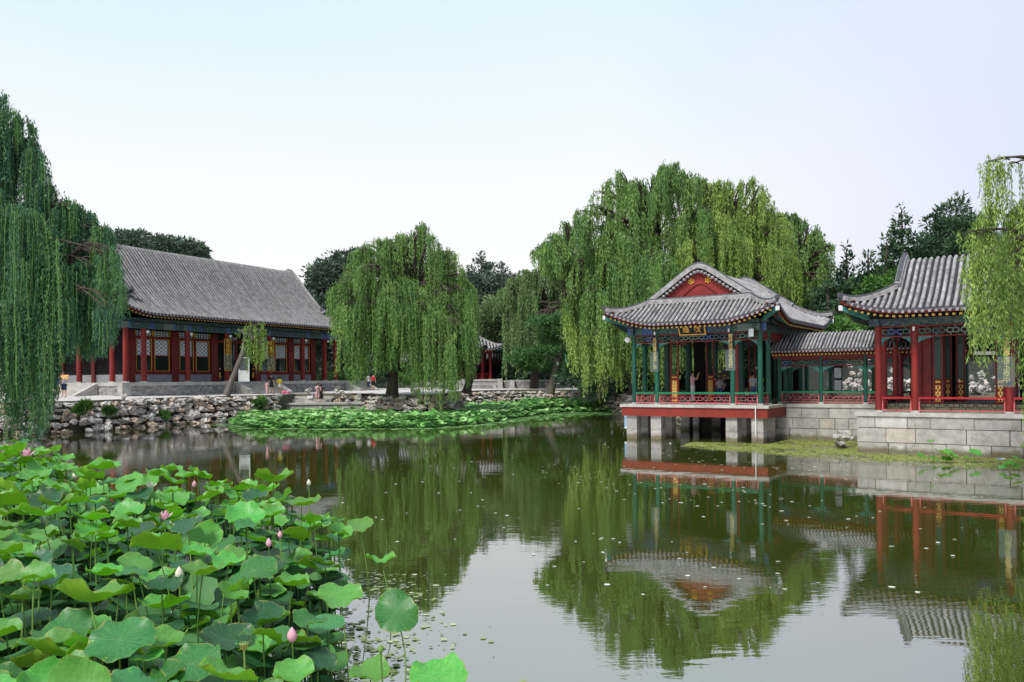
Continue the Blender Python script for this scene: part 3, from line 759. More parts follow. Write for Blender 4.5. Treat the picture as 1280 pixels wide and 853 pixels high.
# ================================================================== gallery between the two pavilions
def gallery():
    TH = -34; ox, oy = 13.06, 39.04
    root = empty('covered_gallery', (ox, oy, 0), math.radians(TH))
    tag(root, 'low grey-tiled covered gallery with green posts linking the two waterside pavilions', 'gallery')
    FZ = 1.69; sa = frame_fn(ox, oy, TH); x1 = 8.6
    mb = MB(); mb.box(-.9, 5.55, -.45, 2.6, FZ-.16, FZ, 'stone_lip'); mb.build('coping', root)
    mb = MB(); stone_wall(mb, -1.6, 5.55, -.38, -.05, FZ-.165, [1.1, .95, .95], seed=5, wmin=.6, wmax=1.3, warm=.15)
    mb.box(-1.55, 5.5, -.33, 2.5, -1, FZ-.17, 'mortar'); mb.build('stone_plinth', root)
    cs = [0.0, sa(1026.5, 0), sa(1082, 0), sa(1082, 0)+1.95, sa(1082, 0)+3.9]
    for x in cs:
        for t in (0, 2.0): column(root, x, t, FZ, 4.0, .095, 'green_paint')
    for t in (0, 2.0):
        q = MB(); q.box(-.3, cs[-1]+.3, t-.07, t+.07, 3.86, 4.12, 'red_dark'); q.box(-.3, cs[-1]+.3, t-.1, t+.1, 4.125, 4.26, 'green_dark'); q.build('beam', root)
        for a, b in zip(cs, cs[1:]):
            hang_lattice(root, (a+.09, t), (b-.09, t), 3.5, 3.82, bars='painted_blue')
            railing(root, (a+.09, t), (b-.09, t), FZ, FZ+.56, 'green_rail', 'pink_rail')
    R = Roof((cs[-1])/2, 1.0, cs[-1]/2+.25, 1.62, cs[-1]/2+.25, 4.24, .86, .95, 0, 1, False, e=.2)
    build_roof(R, root, .16, .045, 'tile_pale', None, nrow=6, verge=False)
    # notice board hung on a back post
    q = MB(); q.box(cs[1]+.15, cs[1]+.55, 1.9, 1.95, 2.2, 3.5, 'dark_wood'); q.box(cs[1]+.19, cs[1]+.51, 1.885, 1.9, 2.9, 3.4, 'paper_pane'); q.box(cs[1]+.19, cs[1]+.51, 1.885, 1.9, 2.3, 2.8, 'paper_pane'); q.build('notice_board', root)
gallery()

# ================================================================== red pavilion on the right
def right_hall():
    TH = -34; ox, oy = 13.50, 31.35
    root = empty('red_pavilion', (ox, oy, 0), math.radians(TH))
    tag(root, 'red-columned pavilion at right with curved grey tile roof on a tall stone block plinth', 'pavilion')
    FZ = 1.58; sa = frame_fn(ox, oy, TH); L = 9.2; D = 7.0
    mb = MB(); mb.box(-.06, L, -.06, D, FZ-.15, FZ, 'stone_lip'); mb.build('coping', root)
    mb = MB(); stone_wall(mb, 0, L, 0, -.05, FZ-.155, [1.15, 1.35, 1.05], seed=12, warm=.16, wmin=.6, wmax=1.7)
    stone_wall(mb, .36, D, 0, -.05, FZ-.155, [1.15, 1.35, 1.05], axis='y', seed=3, depth=.3)
    mb.box(.05, L, .05, D, -1, FZ-.16, 'mortar'); mb.build('stone_plinth', root)
    t0 = .38; t1 = 1.65; t2 = 4.6; t3 = 5.9
    s0, s1, s2 = sa(1098, t0), sa(1143.5, t0), sa(1261.5, t0); s3 = s2+(s1-s0)
    CT = 4.95; r = .125
    for x in (s0, s3):
        for t in (t0, t1, t2, t3): column(root, x, t, FZ, CT, r, 'red_paint')
    for x in (s1, s2):
        for t in (t0, t3): column(root, x, t, FZ, CT, r, 'red_paint')
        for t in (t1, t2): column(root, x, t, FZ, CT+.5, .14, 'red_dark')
    def beam(x0, x1, y0, y1, z0, z1, mat):
        q = MB(); q.box(x0, x1, y0, y1, z0, z1, mat); return q.build('beam', root)
    for t in (t0, t3): beam(s0-.3, s3+.3, t-.09, t+.09, 4.92, 5.2, 'painted_green')
    for x in (s0, s3): beam(x-.088, x+.088, t0-.3, t3+.3, 4.925, 5.195, 'painted_green')
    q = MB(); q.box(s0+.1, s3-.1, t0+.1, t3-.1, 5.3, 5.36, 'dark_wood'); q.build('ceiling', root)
    zl0, zl1 = 4.5, 4.88
    xs = (s0, s1, s2, s3)
    for a, b in zip(xs, xs[1:]):
        for t in (t0, t3): hang_lattice(root, (a+r, t), (b-r, t), zl0, zl1)
        railing(root, (a+r, t0), (b-r, t0), FZ, FZ+.56, 'red_rail', 'pink_rail', inner='dark_wood')
    for a, b in ((t0, t1), (t1, t2), (t2, t3)):
        hang_lattice(root, (s0, a+r), (s0, b-r), zl0, zl1)
        if a > 1: railing(root, (s0, a+r), (s0, b-r), FZ, FZ+.56, 'red_rail', 'pink_rail', inner='dark_wood')
    def leaf(x0, x1, t):
        o = MB(); red = 'red_dark'; o.box(x0, x0+.07, t-.04, t+.04, FZ, 4.9, red); o.box(x1-.07, x1, t-.04, t+.04, FZ, 4.9, red)  # darker red puts the interior's shade into the leaf colour
        for z in (FZ, 2.62, 2.8, 4.83): o.box(x0+.07, x1-.07, t-.035, t+.035, z, z+.07, red)
        o.box(x0+.07, x1-.07, t-.015, t+.015, FZ+.07, 2.62, red); o2 = o.build('door_leaf', root)
        g = MB(); xm = (x0+x1)/2; w = (x1-x0)/2-.09
        g.box(xm-w, xm+w, t-.05, t-.017, 2.70, 2.78, 'gold'); g.box(xm-w, xm+w, t-.04, t-.017, 1.98, 2.6, 'gold'); g.box(xm-w, xm+w, t-.04, t-.017, 1.72, 1.85, 'gold')
        for i in range(5):
            for sg in (-1, 0, 1): g.ball((xm+sg*w*.6, t-.045, 2.05+i*.12), .045, 'gold_pale' if (i+sg) % 2 else 'red_dark', 6, (1, .5, 1))
        g.build('gold_panel', o2)
        lt = MB(); lt.box(x0+.07, x1-.07, t-.004, t+.004, 2.87, 4.83, 'dark_glass')
        for i in range(6): lt.box(x0+.07+(x1-x0-.14)*i/5-.008, x0+.07+(x1-x0-.14)*i/5+.008, t-.02, t+.02, 2.87, 4.83, 'green_paint')
        for i in range(10): lt.box(x0+.07, x1-.07, t-.021, t+.019, 2.9+i*.2, 2.917+i*.2, 'green_paint')
        lt.build('leaf_lattice', o2)
    for pa, pb, t in ((1166, 1179, t1), (1195, 1207, t2), (1244, 1257, t1), (1180, 1190, t2)):
        leaf(sa(pa, t), sa(pb, t), t)
    q = MB(); q.box(sa(1154, t1), sa(1164, t1), t1-.06, t1+.06, FZ, 4.95, 'red_dark'); q.build('door_post', root)  # post also coloured darker to carry the shade indoors
    q = MB(); q.box(s2+.2, s3-.1, t2-.05, t2+.05, FZ, 4.95, 'dark_wood'); q.build('screen_shade_board', root)
    q = MB(); q.box(sa(1181, t2)-.3, sa(1194, t2), t2+.2, t2+.26, FZ, 4.95, 'dark_wood'); q.build('screen_shade_board', root)  # near-black sheet added to stand in for shade in the doorway opening
    cx = (s0+s3)/2; cy = (t0+t3)/2; A = (s3-s0)/2+1.15; B = (t3-t0)/2+1.15; G = A-1.75
    R = Roof(cx, cy, A, B, G, 5.42, 2.34, .62, .5, 2.2, False, e=.15)
    build_roof(R, root, .22, .066, 'tile_pale', 'red_gable')
    couplet(root, s2, t0, 2.62, 4.4, r, '花香鳥書玉壺中'[:7], .25, (-.45, -1), panel=(2.55, 3.65, .3), w=.17)
    for x in (s1,): l2 = MB(); l2.box(x-.04, x+.04, t0-.22, t0-.15, 4.7, 4.85, 'lamp_white'); l2.build('spot_lamp', root)
right_hall()

# ================================================================== great hall on the left
def great_hall():
    ox, oy = -28.0, 58.0; TH = math.degrees(math.atan2(.88, .475))
    root = empty('great_hall', (ox, oy, 0), math.radians(TH))
    tag(root, 'long single-storey hall with red columns, lattice windows and a high grey tiled roof', 'hall')
    sa = frame_fn(ox, oy, TH); FZ = 3.0; GZ = 2.1; X1 = 27.0
    xs = [0, 1.5, 5.4, 9.3, 14.1, 18.2, 21.2, 22.7]; D = 10.8
    # plinth
    mb = MB(); mb.box(-1.0, X1, -1.0, D+1, FZ-.26, FZ, 'stone_lip'); mb.build('coping', root)
    mb = MB(); mb.box(-.95, X1-.05, -.95, D+.95, 0, FZ-.262, 'rubble'); mb.box(-1.02, -.35, -1.03, -.5, 1.9, FZ-.262, 'stone_lip'); mb.build('stone_plinth', root)
    # front steps with sloping cheeks; left-end steps
    def steps(p0, p1, outx, outy, n, name='front_steps'):
        q = MB(); P0 = Vector((*p0, 0)); P1 = Vector((*p1, 0)); o = Vector((outx, outy, 0)); u = (P1-P0).normalized(); L = (P1-P0).length
        for i in range(n):
            z1 = FZ-.02-(FZ-GZ)*(i+1)/(n+1)+.0; c = (P0+P1)/2+o*(.18+.36*i)
            q.obox(c+Vector((0, 0, (z1+1.5)/2)), u*L/2, o*.18, Vector((0, 0, (z1-1.5)/2)), 'stone_lip', random.random())
        e = q.build(name, root)
        for sg, b in ((-1, P0), (1, P1)):
            k = MB(); w = u*.22; bb = b+u*sg*.23; run = .36*n+.3
            for zz, off in ((0, 0),):
                prof = [(0, FZ-.02), (run, GZ+.02), (run, GZ-.5), (0, GZ-.5)]
                f = [bb-w+o*a+Vector((0, 0, z)) for a, z in prof]; g = [v+2*w for v in f]
                k.add(f+g, [(0, 1, 2, 3), (7, 6, 5, 4)]+[(i, (i+1) % 4, 4+(i+1) % 4, 4+i) for i in range(4)], 'stone_lip')
            k.build('step_cheek', e)
    steps((9.8, -1.0), (13.6, -1.0), 0, -1, 4)
    steps((-1.0, 5.3), (-1.0, 2.2), -1, 0, 4, 'end_steps')
    steps((23.4, -1.0), (25.6, -1.0), 0, -1, 4, 'far_steps')
    CT = 7.0; r = .195
    for x in xs: column(root, x, 0, FZ, CT, r, 'red_paint')
    for t in (1.5, 5.4, 9.3): column(root, 0, t, FZ, CT, r, 'red_paint'); 
    column(root, 22.7, 1.5, FZ, CT, r, 'red_dark')
    def beam(x0, x1, y0, y1, z0, z1, mat, name='beam'):
        q = MB(); q.box(x0, x1, y0, y1, z0, z1, mat); return q.build(name, root)
    beam(-.5, 23.2, -.14, .14, 6.98, 7.45, 'painted_blue'); beam(-.14, .14, .3, D, 6.985, 7.445, 'painted_green')
    beam(-.6, 23.3, -.16, .16, 7.5, 7.75, 'painted_green'); beam(-.158, .158, .2, D, 7.505, 7.745, 'painted_green')
    beam(-.5, 23.2, 1.3, 1.5, 6.98, 7.7, 'dark_wood')
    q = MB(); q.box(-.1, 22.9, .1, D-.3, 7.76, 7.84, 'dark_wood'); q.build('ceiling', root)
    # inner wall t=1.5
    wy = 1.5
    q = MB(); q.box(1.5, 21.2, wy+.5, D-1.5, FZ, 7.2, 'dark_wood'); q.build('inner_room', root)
    for x in (1.5, 5.4, 9.3, 14.1, 18.2, 21.2): q = MB(); q.box(x-.33, x+.33, wy-.10, wy+.2, FZ, 7.2, 'red_dark'); q.build('wall_post', root)
    def window(x0, x1, y=wy, axis='x'):
        def bx(m, a0, a1, b0, b1, z0, z1, mat):
            if axis == 'x': m.box(a0, a1, y+b0, y+b1, z0, z1, mat)
            else: m.box(y+b0, y+b1, a0, a1, z0, z1, mat)
        q = MB(); bx(q, x0, x1, 0, .14, 3.72, 3.92, 'red_dark'); bx(q, x0, x1, .001, .139, 5.0, 5.08, 'red_dark'); bx(q, x0, x1, 0, .14, 6.28, 6.52, 'red_dark')
        for xx in (x0, x1-.12): bx(q, xx, xx+.12, .002, .138, 3.92, 6.28, 'red_dark')
        wo = q.build('window', root)
        f = MB()
        for xx in (x0+.10, x1-.15): bx(f, xx, xx+.03, -.03, .03, 3.86, 6.36, 'gold')
        for zz in (6.31, 3.86): bx(f, x0+.15, x1-.15, -.028, .028, zz, zz+.025, 'gold')
        f.build('gold_frame', wo)
        g = MB(); bx(g, x0+.12, x1-.12, .08, .10, 3.92, 5.0, 'dark_glass'); g.build('glass', wo)
        p = MB(); bx(p, x0+.18, x1-.18, .09, .11, 5.08, 6.28, 'paper_pane'); p.build('paper_pane', wo)
        lt = MB(); W_ = x1-x0-.36; n = max(2, int(W_/.3)); H = 1.2; m = 4
        def lb(a0, z0, a1, z1, th=.015):
            if axis == 'x': c = Vector(((a0+a1)/2, y+.075, (z0+z1)/2)); d = Vector((a1-a0, 0, z1-z0))/2; nn = Vector((0, .012, 0))
            else: c = Vector((y+.075, (a0+a1)/2, (z0+z1)/2)); d = Vector((0, a1-a0, z1-z0))/2; nn = Vector((.012, 0, 0))
            s_ = d.normalized().cross(nn.normalized())*th; lt.obox(c, d, nn, s_, 'black_board')
        cw = W_/n; ch = H/m
        for i in range(n):
            for j in range(m):
                xa = x0+.18+cw*i; za = 5.08+ch*j; cxm, czm = xa+cw/2, za+ch/2
                h = .3
                pts = [(xa+cw*h, za+ch*.12), (xa+cw*(1-h), za+ch*.12), (xa+cw*.9, za+ch*.5), (xa+cw*(1-h), za+ch*.88), (xa+cw*h, za+ch*.88), (xa+cw*.1, za+ch*.5)]
                for k in range(6): lb(*pts[k], *pts[(k+1) % 6])
                lb(xa, za+ch*.5, xa+cw*.1, za+ch*.5); lb(xa+cw*.9, za+ch*.5, xa+cw, za+ch*.5); lb(cxm, za, cxm, za+ch*.12); lb(cxm, za+ch*.88, cxm, za+ch)
        lt.build('window_lattice', wo)
        # transom
        tq = MB(); bx(tq, x0+.05, x1-.05, .05, .08, 6.55, 7.0, 'paper_pane'); 
        for i in range(6): xx = x0+.1+(x1-x0-.2)*i/5; bx(tq, xx-.025, xx+.025, .02, .05, 6.55, 7.0, 'green_dark')
        for i in range(3): bx(tq, x0+.1, x1-.1, .022, .052, 6.6+i*.16, 6.65+i*.16, 'green_dark')
        bx(tq, x0, x0+.06, -.02, .1, 6.54, 7.05, 'gold'); bx(tq, x1-.06, x1, -.02, .1, 6.54, 7.05, 'gold')
        tq.build('transom', root)
    for a, b in ((1.5, 5.4), (5.4, 9.3), (14.1, 18.2), (18.2, 21.2)):
        a += .36; b -= .36; w = (b-a)
        q = MB(); q.box(a-.02, b+.02, wy-.08, wy+.3, FZ, 3.6, 'brick_grey'); q.box(a-.02, b+.02, wy-.1, wy+.3, 3.602, 3.71, 'red_dark'); q.build('sill_wall', root)
        for k in range(2): window(a+w*k/2+.02, a+w*(k+1)/2-.02)
    # door bay
    q = MB(); a, b = 9.66, 13.74
    for i, x in enumerate(lin(a, b, 5)): q.box(x-.06, x+.06, wy, wy+.12, FZ, 6.5, 'red_dark')
    q.box(a, b, wy+.01, wy+.13, 6.3, 6.5, 'red_dark'); q.box(a, b, wy+.3, wy+.36, FZ, 7.0, 'dark_glass'); 
    for i in range(8): q.box(a+.1, a+1.0, wy+.02, wy+.05, 4.0+i*.3, 4.05+i*.3, 'dark_wood')
    do = q.build('door', root)
    g = MB(); 
    for x in (9.8, 13.5): g.box(x, x+.18, wy-.02, wy, 3.3, 3.8, 'gold'); g.box(x+.02, x+.16, wy-.02, wy, 4.0, 4.15, 'gold')
    g.build('gold_panel', do)
    # end wall facing the lake corner
    q = MB(); q.box(1.2, 1.5, 1.72, D-1.5, FZ, 3.6, 'brick_grey'); q.box(1.2, 1.45, 1.72, D-1.5, 3.602, 7.2, 'dark_wood'); q.build('end_wall', root)
    for t in (1.5, 5.4, 9.3): q = MB(); q.box(1.1, 1.5, t-.2, t+.2, FZ, 7.2, 'red_dark') if t > 2 else q.box(1.1, 1.17, t-.2, t+.2, FZ, 7.2, 'red_dark'); q.build('wall_post', root)
    cx = 11.35; cy = D/2; A = 11.35+1.5; B = D/2+1.5; G = A-2.1
    R = Roof(cx, cy, A, B, G, 7.98, 5.9, .52, .75, 3.2, False, e=.10)
    build_roof(R, root, .30, .082, 'tile', 'red_gable', nrow=16)
    # hook-nosed finials at the front verge ends
    for sg in (-1, 1):
        f = MB(); a = sg*(G-.02); b = (B-(A-G)); p = Vector(R.pt(a, b+.2, .2))
        f.sweep([p+Vector((0, .9, .45)), p+Vector((0, .4, .2)), p+Vector((0, 0, .18)), p+Vector((.0, -.35, .42))], .2, .3, 'tile_end')
        f.sweep([p+Vector((-.5, .3, .0)), p+Vector((0, .1, .30)), p+Vector((.5, -.1, .1))], .14, .2, 'ridge_tile'); f.build('ridge_finial', root)
    couplet(root, 9.3, 0, 3.9, 6.5, r, '西嶺煙霞生袖底', .36, (-.35, -1), frame='gold', panel=(3.95, 5.2, .36), w=.26)
    couplet(root, 14.1, 0, 3.9, 6.5, r, '東洲雲海落樽前', .36, (-.35, -1), frame='gold', panel=(3.95, 5.2, .36), w=.26)
    for x in xs[1:]: l = MB(); l.ball((x+.1, -.35, 6.75), .13, 'lamp_white', 8); l.build('lamp', root)
    return root
great_hall()
# white glazed door panel standing in the hall entrance
t = empty('door_panel', W(305, 478, 64.5)+Vector((0, 0, 0)), math.radians(20)); t.location.z = 3.0
tag(t, 'white half-glazed door panel standing in front of the hall entrance', 'door panel')
q = MB()
for x in (-.42, .34): q.box(x, x+.08, -.03, .03, 0, 1.95, 'white_paint')
for z in (0, .80, 1.87): q.box(-.34, .34, -.028, .028, z, z+.08, 'white_paint')
q.box(-.34, .34, -.012, .012, .08, .8, 'white_paint')
for x in (-.15, .05): q.box(x, x+.04, -.022, .022, .08, .8, 'white_paint')
q.build('panel_frame', t); q = MB(); q.box(-.34, .34, -.004, .004, .88, 1.87, 'clear_panel'); q.build('pane', t)
# ------------------------------------------------------------------ ground, water
water = np_mesh('pond_water', [(-300, -40, 0), (300, -40, 0), (300, 200, 0), (-300, 200, 0)], [(0, 1, 2, 3)], None, ['pond_water'])
tag(water, kind='structure')
# shoreline, left to right (top edge of the bank)
SHORE = [(-140, 30), (-70, 40), (-40, 44.5), (-29.5, 47.2), (-26.6, 48.6), (-25.2, 54), (-23.6, 58.5), (-20.6, 61.5), (-18.9, 64), (-18.6, 68.5), (-12.2, 68.5), (-11.6, 66.5),
         (-10.5, 63.5), (-8.6, 60.5), (-6.6, 59.0), (-5.2, 61.5), (-4.6, 68), (-5.0, 76), (-2, 81), (2.0, 82.5), (5.2, 80), (7.5, 76.5), (9.6, 72), (11.5, 64), (12.6, 56), (13.0, 50),
         (13.6, 46.5), (14.1, 43), (13.8, 39.5), (18.0, 36.9), (17.8, 36), (15.0, 32), (24, 25.8), (34, 19), (60, 10), (140, -20)]
GZ = 1.95
def land():
    C = Vector((0, 62, 0)); inner = [Vector((x, y, 0)) for x, y in SHORE]
    # land spreads outward from the shoreline, in rings that never cross back over the pond
    rings = [[(p.x, p.y, -1.0) for p in inner], [(p.x, p.y, GZ-.08) for p in inner]]
    dirs = []
    for i, p in enumerate(inner):
        f = i/(len(inner)-1); a = PI-.05-(PI-.1)*f
        dirs.append(Vector((math.cos(a)*1.3, math.sin(a)+.25, 0)))
    vs = []; 
    for z in (-1.0, GZ-.08): vs += [(p.x, p.y, z) for p in inner]
    for d, z in ((400, GZ+2), (2500, GZ+6)): vs += [(p.x+q.x*d, p.y+q.y*d+ (0 if d < 10 else 0), z) for p, q in zip(inner, dirs)]
    n = len(inner); fs = [(r*n+i, r*n+i+1, (r+1)*n+i+1, (r+1)*n+i) for r in range(3) for i in range(n-1)]
    o = np_mesh('ground', vs, fs, None, ['earth']); tag(o, kind='structure')
    # paved quay in front of the hall
    mb = MB(); pv = []
    left = [(-70, 40.3), (-40, 44.8), (-29.5, 47.5), (-26.9, 48.9), (-25.5, 54.2), (-23.8, 58.8), (-20.9, 61.8), (-19.2, 64.2), (-18.8, 68.8), (-12.0, 68.8), (-11.4, 66.8), (-10.4, 63.8), (-8.6, 60.9), (-6.7, 59.4), (-5.5, 61.8), (-5, 68), (-5.3, 76.4), (-2.1, 81.4), (2, 82.9), (5.3, 80.4), (7.6, 76.9)]
    right = [(-70, 100), (-50, 100), (-42, 66), (-36, 60), (-29, 58), (-28, 62), (-26, 66), (-24, 70), (-22, 74), (-19, 80), (-16, 86), (-14, 88), (-12, 90), (-10, 92), (-8, 94), (-7, 95), (-5, 96), (-3, 96), (2, 97), (8, 96), (14, 90)]
    vs = [(x, y, GZ-.05) for x, y in left]+[(x, y, GZ+.14) for x, y in right]; n = len(left)
    mb.add(vs, [(i, i+1, n+i+1, n+i) for i in range(n-1)], 'paving', .5)
    p = mb.build('quay_paving'); tag(p, kind='structure')
land()

# ------------------------------------------------------------------ rocks
def ico(sub=2):
    import bmesh
    bm = bmesh.new(); bmesh.ops.create_icosphere(bm, subdivisions=sub, radius=1)
    v = np.array([x.co[:] for x in bm.verts]); f = np.array([[q.index for q in x.verts] for x in bm.faces]); bm.free(); return v, f
ICO_V, ICO_F = ico(2); ICO3_V, ICO3_F = ico(3)
def rock_pts(sx, sy, sz, sub=2, cuts=9):
    v = (ICO_V if sub == 2 else ICO3_V).copy()
    for _ in range(cuts):
        n = rng.normal(size=3); n /= np.linalg.norm(n); d = rng.uniform(.45, .85)
        k = v @ n; over = np.maximum(k-d, 0); v -= np.outer(over, n)
    f = rng.normal(size=(7, 3))*3.2; f[4:] *= 2.4; ph = rng.uniform(0, 6, 7); am = [.085]*4+[.06]*3
    disp = sum(-np.abs(np.sin(v @ f[i]+ph[i]))*am[i]*1.6 for i in range(7))
    v = v*(1+disp[:, None]); v *= (sx, sy, sz)
    a = rng.uniform(0, 2*PI); c, s = math.cos(a), math.sin(a); b = rng.normal()*.25
    R1 = np.array([[c, -s, 0], [s, c, 0], [0, 0, 1]]); R2 = np.array([[1, 0, 0], [0, math.cos(b), -math.sin(b)], [0, math.sin(b), math.cos(b)]])
    return v @ R2.T @ R1.T
def rocks_mesh(name, items, mats=('rock',), sub=2, parent=None, cuts=9):
    """items: (x,y,z,sx,sy,sz)"""
    V = []; Fc = []; T = []; o = 0; f0 = ICO_F if sub == 2 else ICO3_F; MI = []
    for (x, y, z, sx, sy, sz) in items:
        p = rock_pts(sx, sy, sz, sub, cuts)+(x, y, z); V.append(p); Fc.append(f0+o); T.append(np.full(len(p), rng.random())); o += len(p)
        MI.append(np.full(len(f0), rng.integers(0, len(mats))))
    return np_mesh(name, np.concatenate(V), np.concatenate(Fc), parent, mats, np.concatenate(MI), np.concatenate(T))
def bank(i0, i1, label, step=.55, zt=GZ, big=.5, seed=1):
    pts = [Vector((*p, 0)) for p in SHORE[i0:i1+1]]; items = []
    for a, b in zip(pts, pts[1:]):
        L = (b-a).length; n = max(1, int(L/step)); u = (b-a)/L; w = Vector((u.y, -u.x, 0))
        for k in range(n):
            for lay in range(4):
                f = (k+random.random())/n; p = a+(b-a)*f
                z = (0.05, .55, 1.1, 1.6)[lay]*zt/1.95+random.uniform(-.15, .15); out = (.95, .7, .42, .12)[lay]+random.uniform(-.2, .2)
                s = big*random.uniform(.8, 2.3)
                items.append((p.x+w.x*out, p.y+w.y*out, z, s*random.uniform(.8, 1.5), s*random.uniform(.6, 1), s*random.uniform(.5, .85)))
    # craggy backing face between the blocks, so the wall is stone all through
    V0 = []; base_n = len(items)
    for a, b in zip(pts, pts[1:]):
        L = (b-a).length; u = (b-a)/L; w = Vector((u.y, -u.x, 0)); n = max(1, int(L/.45))
        for k in range(n):
            for z, out in ((.1, .75), (.5, .55), (.95, .38), (1.35, .2), (1.68, .05)):
                p = a+(b-a)*((k+random.random())/n); s = random.uniform(.42, .78)
                items.append((p.x+w.x*(out+.02), p.y+w.y*(out+.02), z*zt/1.95, s*1.2, s, s*.6))
    o = rocks_mesh('rock_wall', items, ('rock', 'rock', 'rock_pale', 'rock_warm'), 3, cuts=20)
    tag(o, label, 'rock wall', 'rough rock walls along the pond'); return o
bank(1, 4, 'rough pale rock wall of the bank under the big left willow', .6, big=.48)
bank(4, 8, 'long rough rock bank below the paved quay of the great hall', .55, big=.5)
bank(9, 16, 'low brown rock bank under the central weeping willow', .6, zt=1.8, big=.42)
bank(17, 22, 'far ochre rock bank behind the lotus bed, below the low parapets', .7, zt=1.85, big=.4)
bank(22, 27, 'dark rock bank beside the pavilion, under the trees', .9, zt=1.6, big=.5)
bank(33, 35, 'rock bank beyond the red pavilion plinth', 1.2, big=.6)
def boulder(px, py, d, s, lab, z=None, mats=('rock_pale',), n=1, sz=1.0):
    p = W(px, py, d); it = []
    for i in range(n):
        it.append((random.uniform(-s, s)*.8*(n > 1), random.uniform(-.4, .4)*s*(n > 1), s*.35*sz+ (i*.25*s if n > 1 else 0), s*random.uniform(.8, 1.1), s*.7, s*.75*sz))
    o = rocks_mesh('rock', it, mats, 3, cuts=11); o.location = (p.x, p.y, p.z if z is None else z); tag(o, lab, 'rock'); return o
boulder(155, 502, 50.5, .42, 'upright grey stone stump on the quay edge below the hall steps', 1.75, sz=1.9)
boulder(450, 505, 60.5, .7, 'dark upright boulder on the bank left of the central willow', 1.4, ('rock',), sz=1.3)
boulder(515, 492, 60, .8, 'flat pale slab rock beside the central willow trunk', 1.55, n=3, sz=.6)
boulder(548, 500, 61, .8, 'tall thin rock standing right of the central willow', 1.0, ('rock',), sz=2)
boulder(388, 497, 67.5, .5, 'small ochre rocks behind the two visitors on the landing', 1.9, n=3, mats=('stone_warm', 'rock_pale'))
boulder(424, 497, 66, .6, 'row of ochre rocks at the right end of the stone landing', 1.7, n=4, mats=('stone_warm', 'rock_pale'))
boulder(1053, 556, 33.5, .55, 'low pile of broken rock in the corner between the two stone plinths', .0, n=5, sz=.5, mats=('rock', 'rock_pale'))
boulder(62, 505, 47.5, .6, 'grey boulder on the bank beneath the hanging strands of the left willow', 1.55)
boulder(838, 560, 36.4, .18, 'small pale stone floating near the third pavilion pier', -.02, sz=.5)

# craggy scholar rocks behind the gallery and the red pavilion
def scholar(px0, px1, ytop, d, lab, z0=1.9, n=16):
    it = []; a = W(px0, 480, d); b = W(px1, 480, d); H = W(px0, ytop, d).z-z0
    for i in range(n):
        f = random.random(); hh = H*(.45+.55*random.random())*(1-.6*abs(f-.55)); z = random.uniform(.1, 1)*hh
        s = random.uniform(.35, .75)*(b.x-a.x)/6+.2
        it.append((a.x+(b.x-a.x)*f, d+random.uniform(-.7, .7), z0+z, s*random.uniform(.8, 1.4), s*.8, s*random.uniform(.7, 1.2)))
    o = rocks_mesh('scholar_rock', it, ('rock_pale', 'rock_pale', 'rock'), 3, cuts=13); tag(o, lab, 'rock', 'craggy garden rocks behind the pavilions'); return o
scholar(1060, 1102, 440, 46, 'tall craggy pale garden rock seen through the middle bays of the gallery', n=30)
scholar(1036, 1064, 468, 45.5, 'low craggy garden rock behind the gallery beside the tall pale one', n=16)
scholar(1100, 1150, 455, 45.5, 'craggy pale garden rock behind the gallery end and red columns', n=26)
scholar(1196, 1270, 456, 43, 'craggy grey garden rock seen through the red pavilion bays', n=34)

# ------------------------------------------------------------------ stone landing, benches, low walls
t = tag(empty('stone_landing', (-15.6, 66.4, 0)), 'low stone landing with steps jutting into the lotus where two visitors stand', 'landing')
q = MB(); q.box(-3.3, 3.4, -.25, 3.0, 1.02, 1.17, 'stone_lip'); q.build('top_slab', t)
q = MB(); stone_wall(q, -3.2, 3.3, -.15, -.3, 1.015, [1], seed=4, wmin=.7, wmax=.9, warm=0); stone_wall(q, -3.2, 3.3, -.12, -.9, -.3, [1], seed=4, wmin=.7, wmax=.9, warm=0)
stone_wall(q, .2, 2.9, 3.3, -.3, 1.015, [1], axis='y', depth=-.3, seed=4, wmin=.7, warm=0); q.box(-3.1, 2.9, .1, 2.9, -1, 1.01, 'mortar'); q.build('block_wall', t)
q = MB()
for i in range(3): q.box(-3.1, 0.2, 1.4+.5*i, 3.2, 1.172+.26*i, 1.43+.26*i, 'stone_lip', .5+.2*i)
q.build('steps', t)

def low_wall(x0, x1, y, z0, z1, label, posts=(), mat='stone'):
    t = tag(empty('parapet', ((x0+x1)/2, y, 0)), label, 'parapet', 'pale stone parapets by the far pavilion'); h = (x1-x0)/2
    q = MB(); q.box(-h, h, 0, .4, z0, z1-.2, 'rubble'); q.box(-h-.05, h+.05, -.05, .45, z1-.198, z1, 'stone_lip'); q.build('wall_panel', t)
    for px in posts: q = MB(); q.box(px-.28, px+.28, -.12, .5, z0, z1+.05, 'stone_lip'); q.build('post', t)
d = 87
x0 = W(578, 480, d).x; x1 = W(625, 480, d).x
low_wall(x0, x1, d, 1.9, 3.0, 'pale stone parapet with bench below the far red-columned pavilion', ((x1-x0)/2, -(x1-x0)/2))
x2 = W(640, 480, d).x; low_wall(x1+.4, x2, d+.5, 1.9, 2.85, 'short parapet segment right of the far pavilion', ((x2-x1-.4)/2,))
x3 = W(692, 480, d).x; low_wall(x2+.4, x3, d+.9, 1.9, 2.9, 'long grey parapet running behind the leaning pine')
low_wall(W(692, 480, d).x, W(760, 480, d).x, d+.4, 1.7, 2.9, 'shaded parapet behind the green tree props')
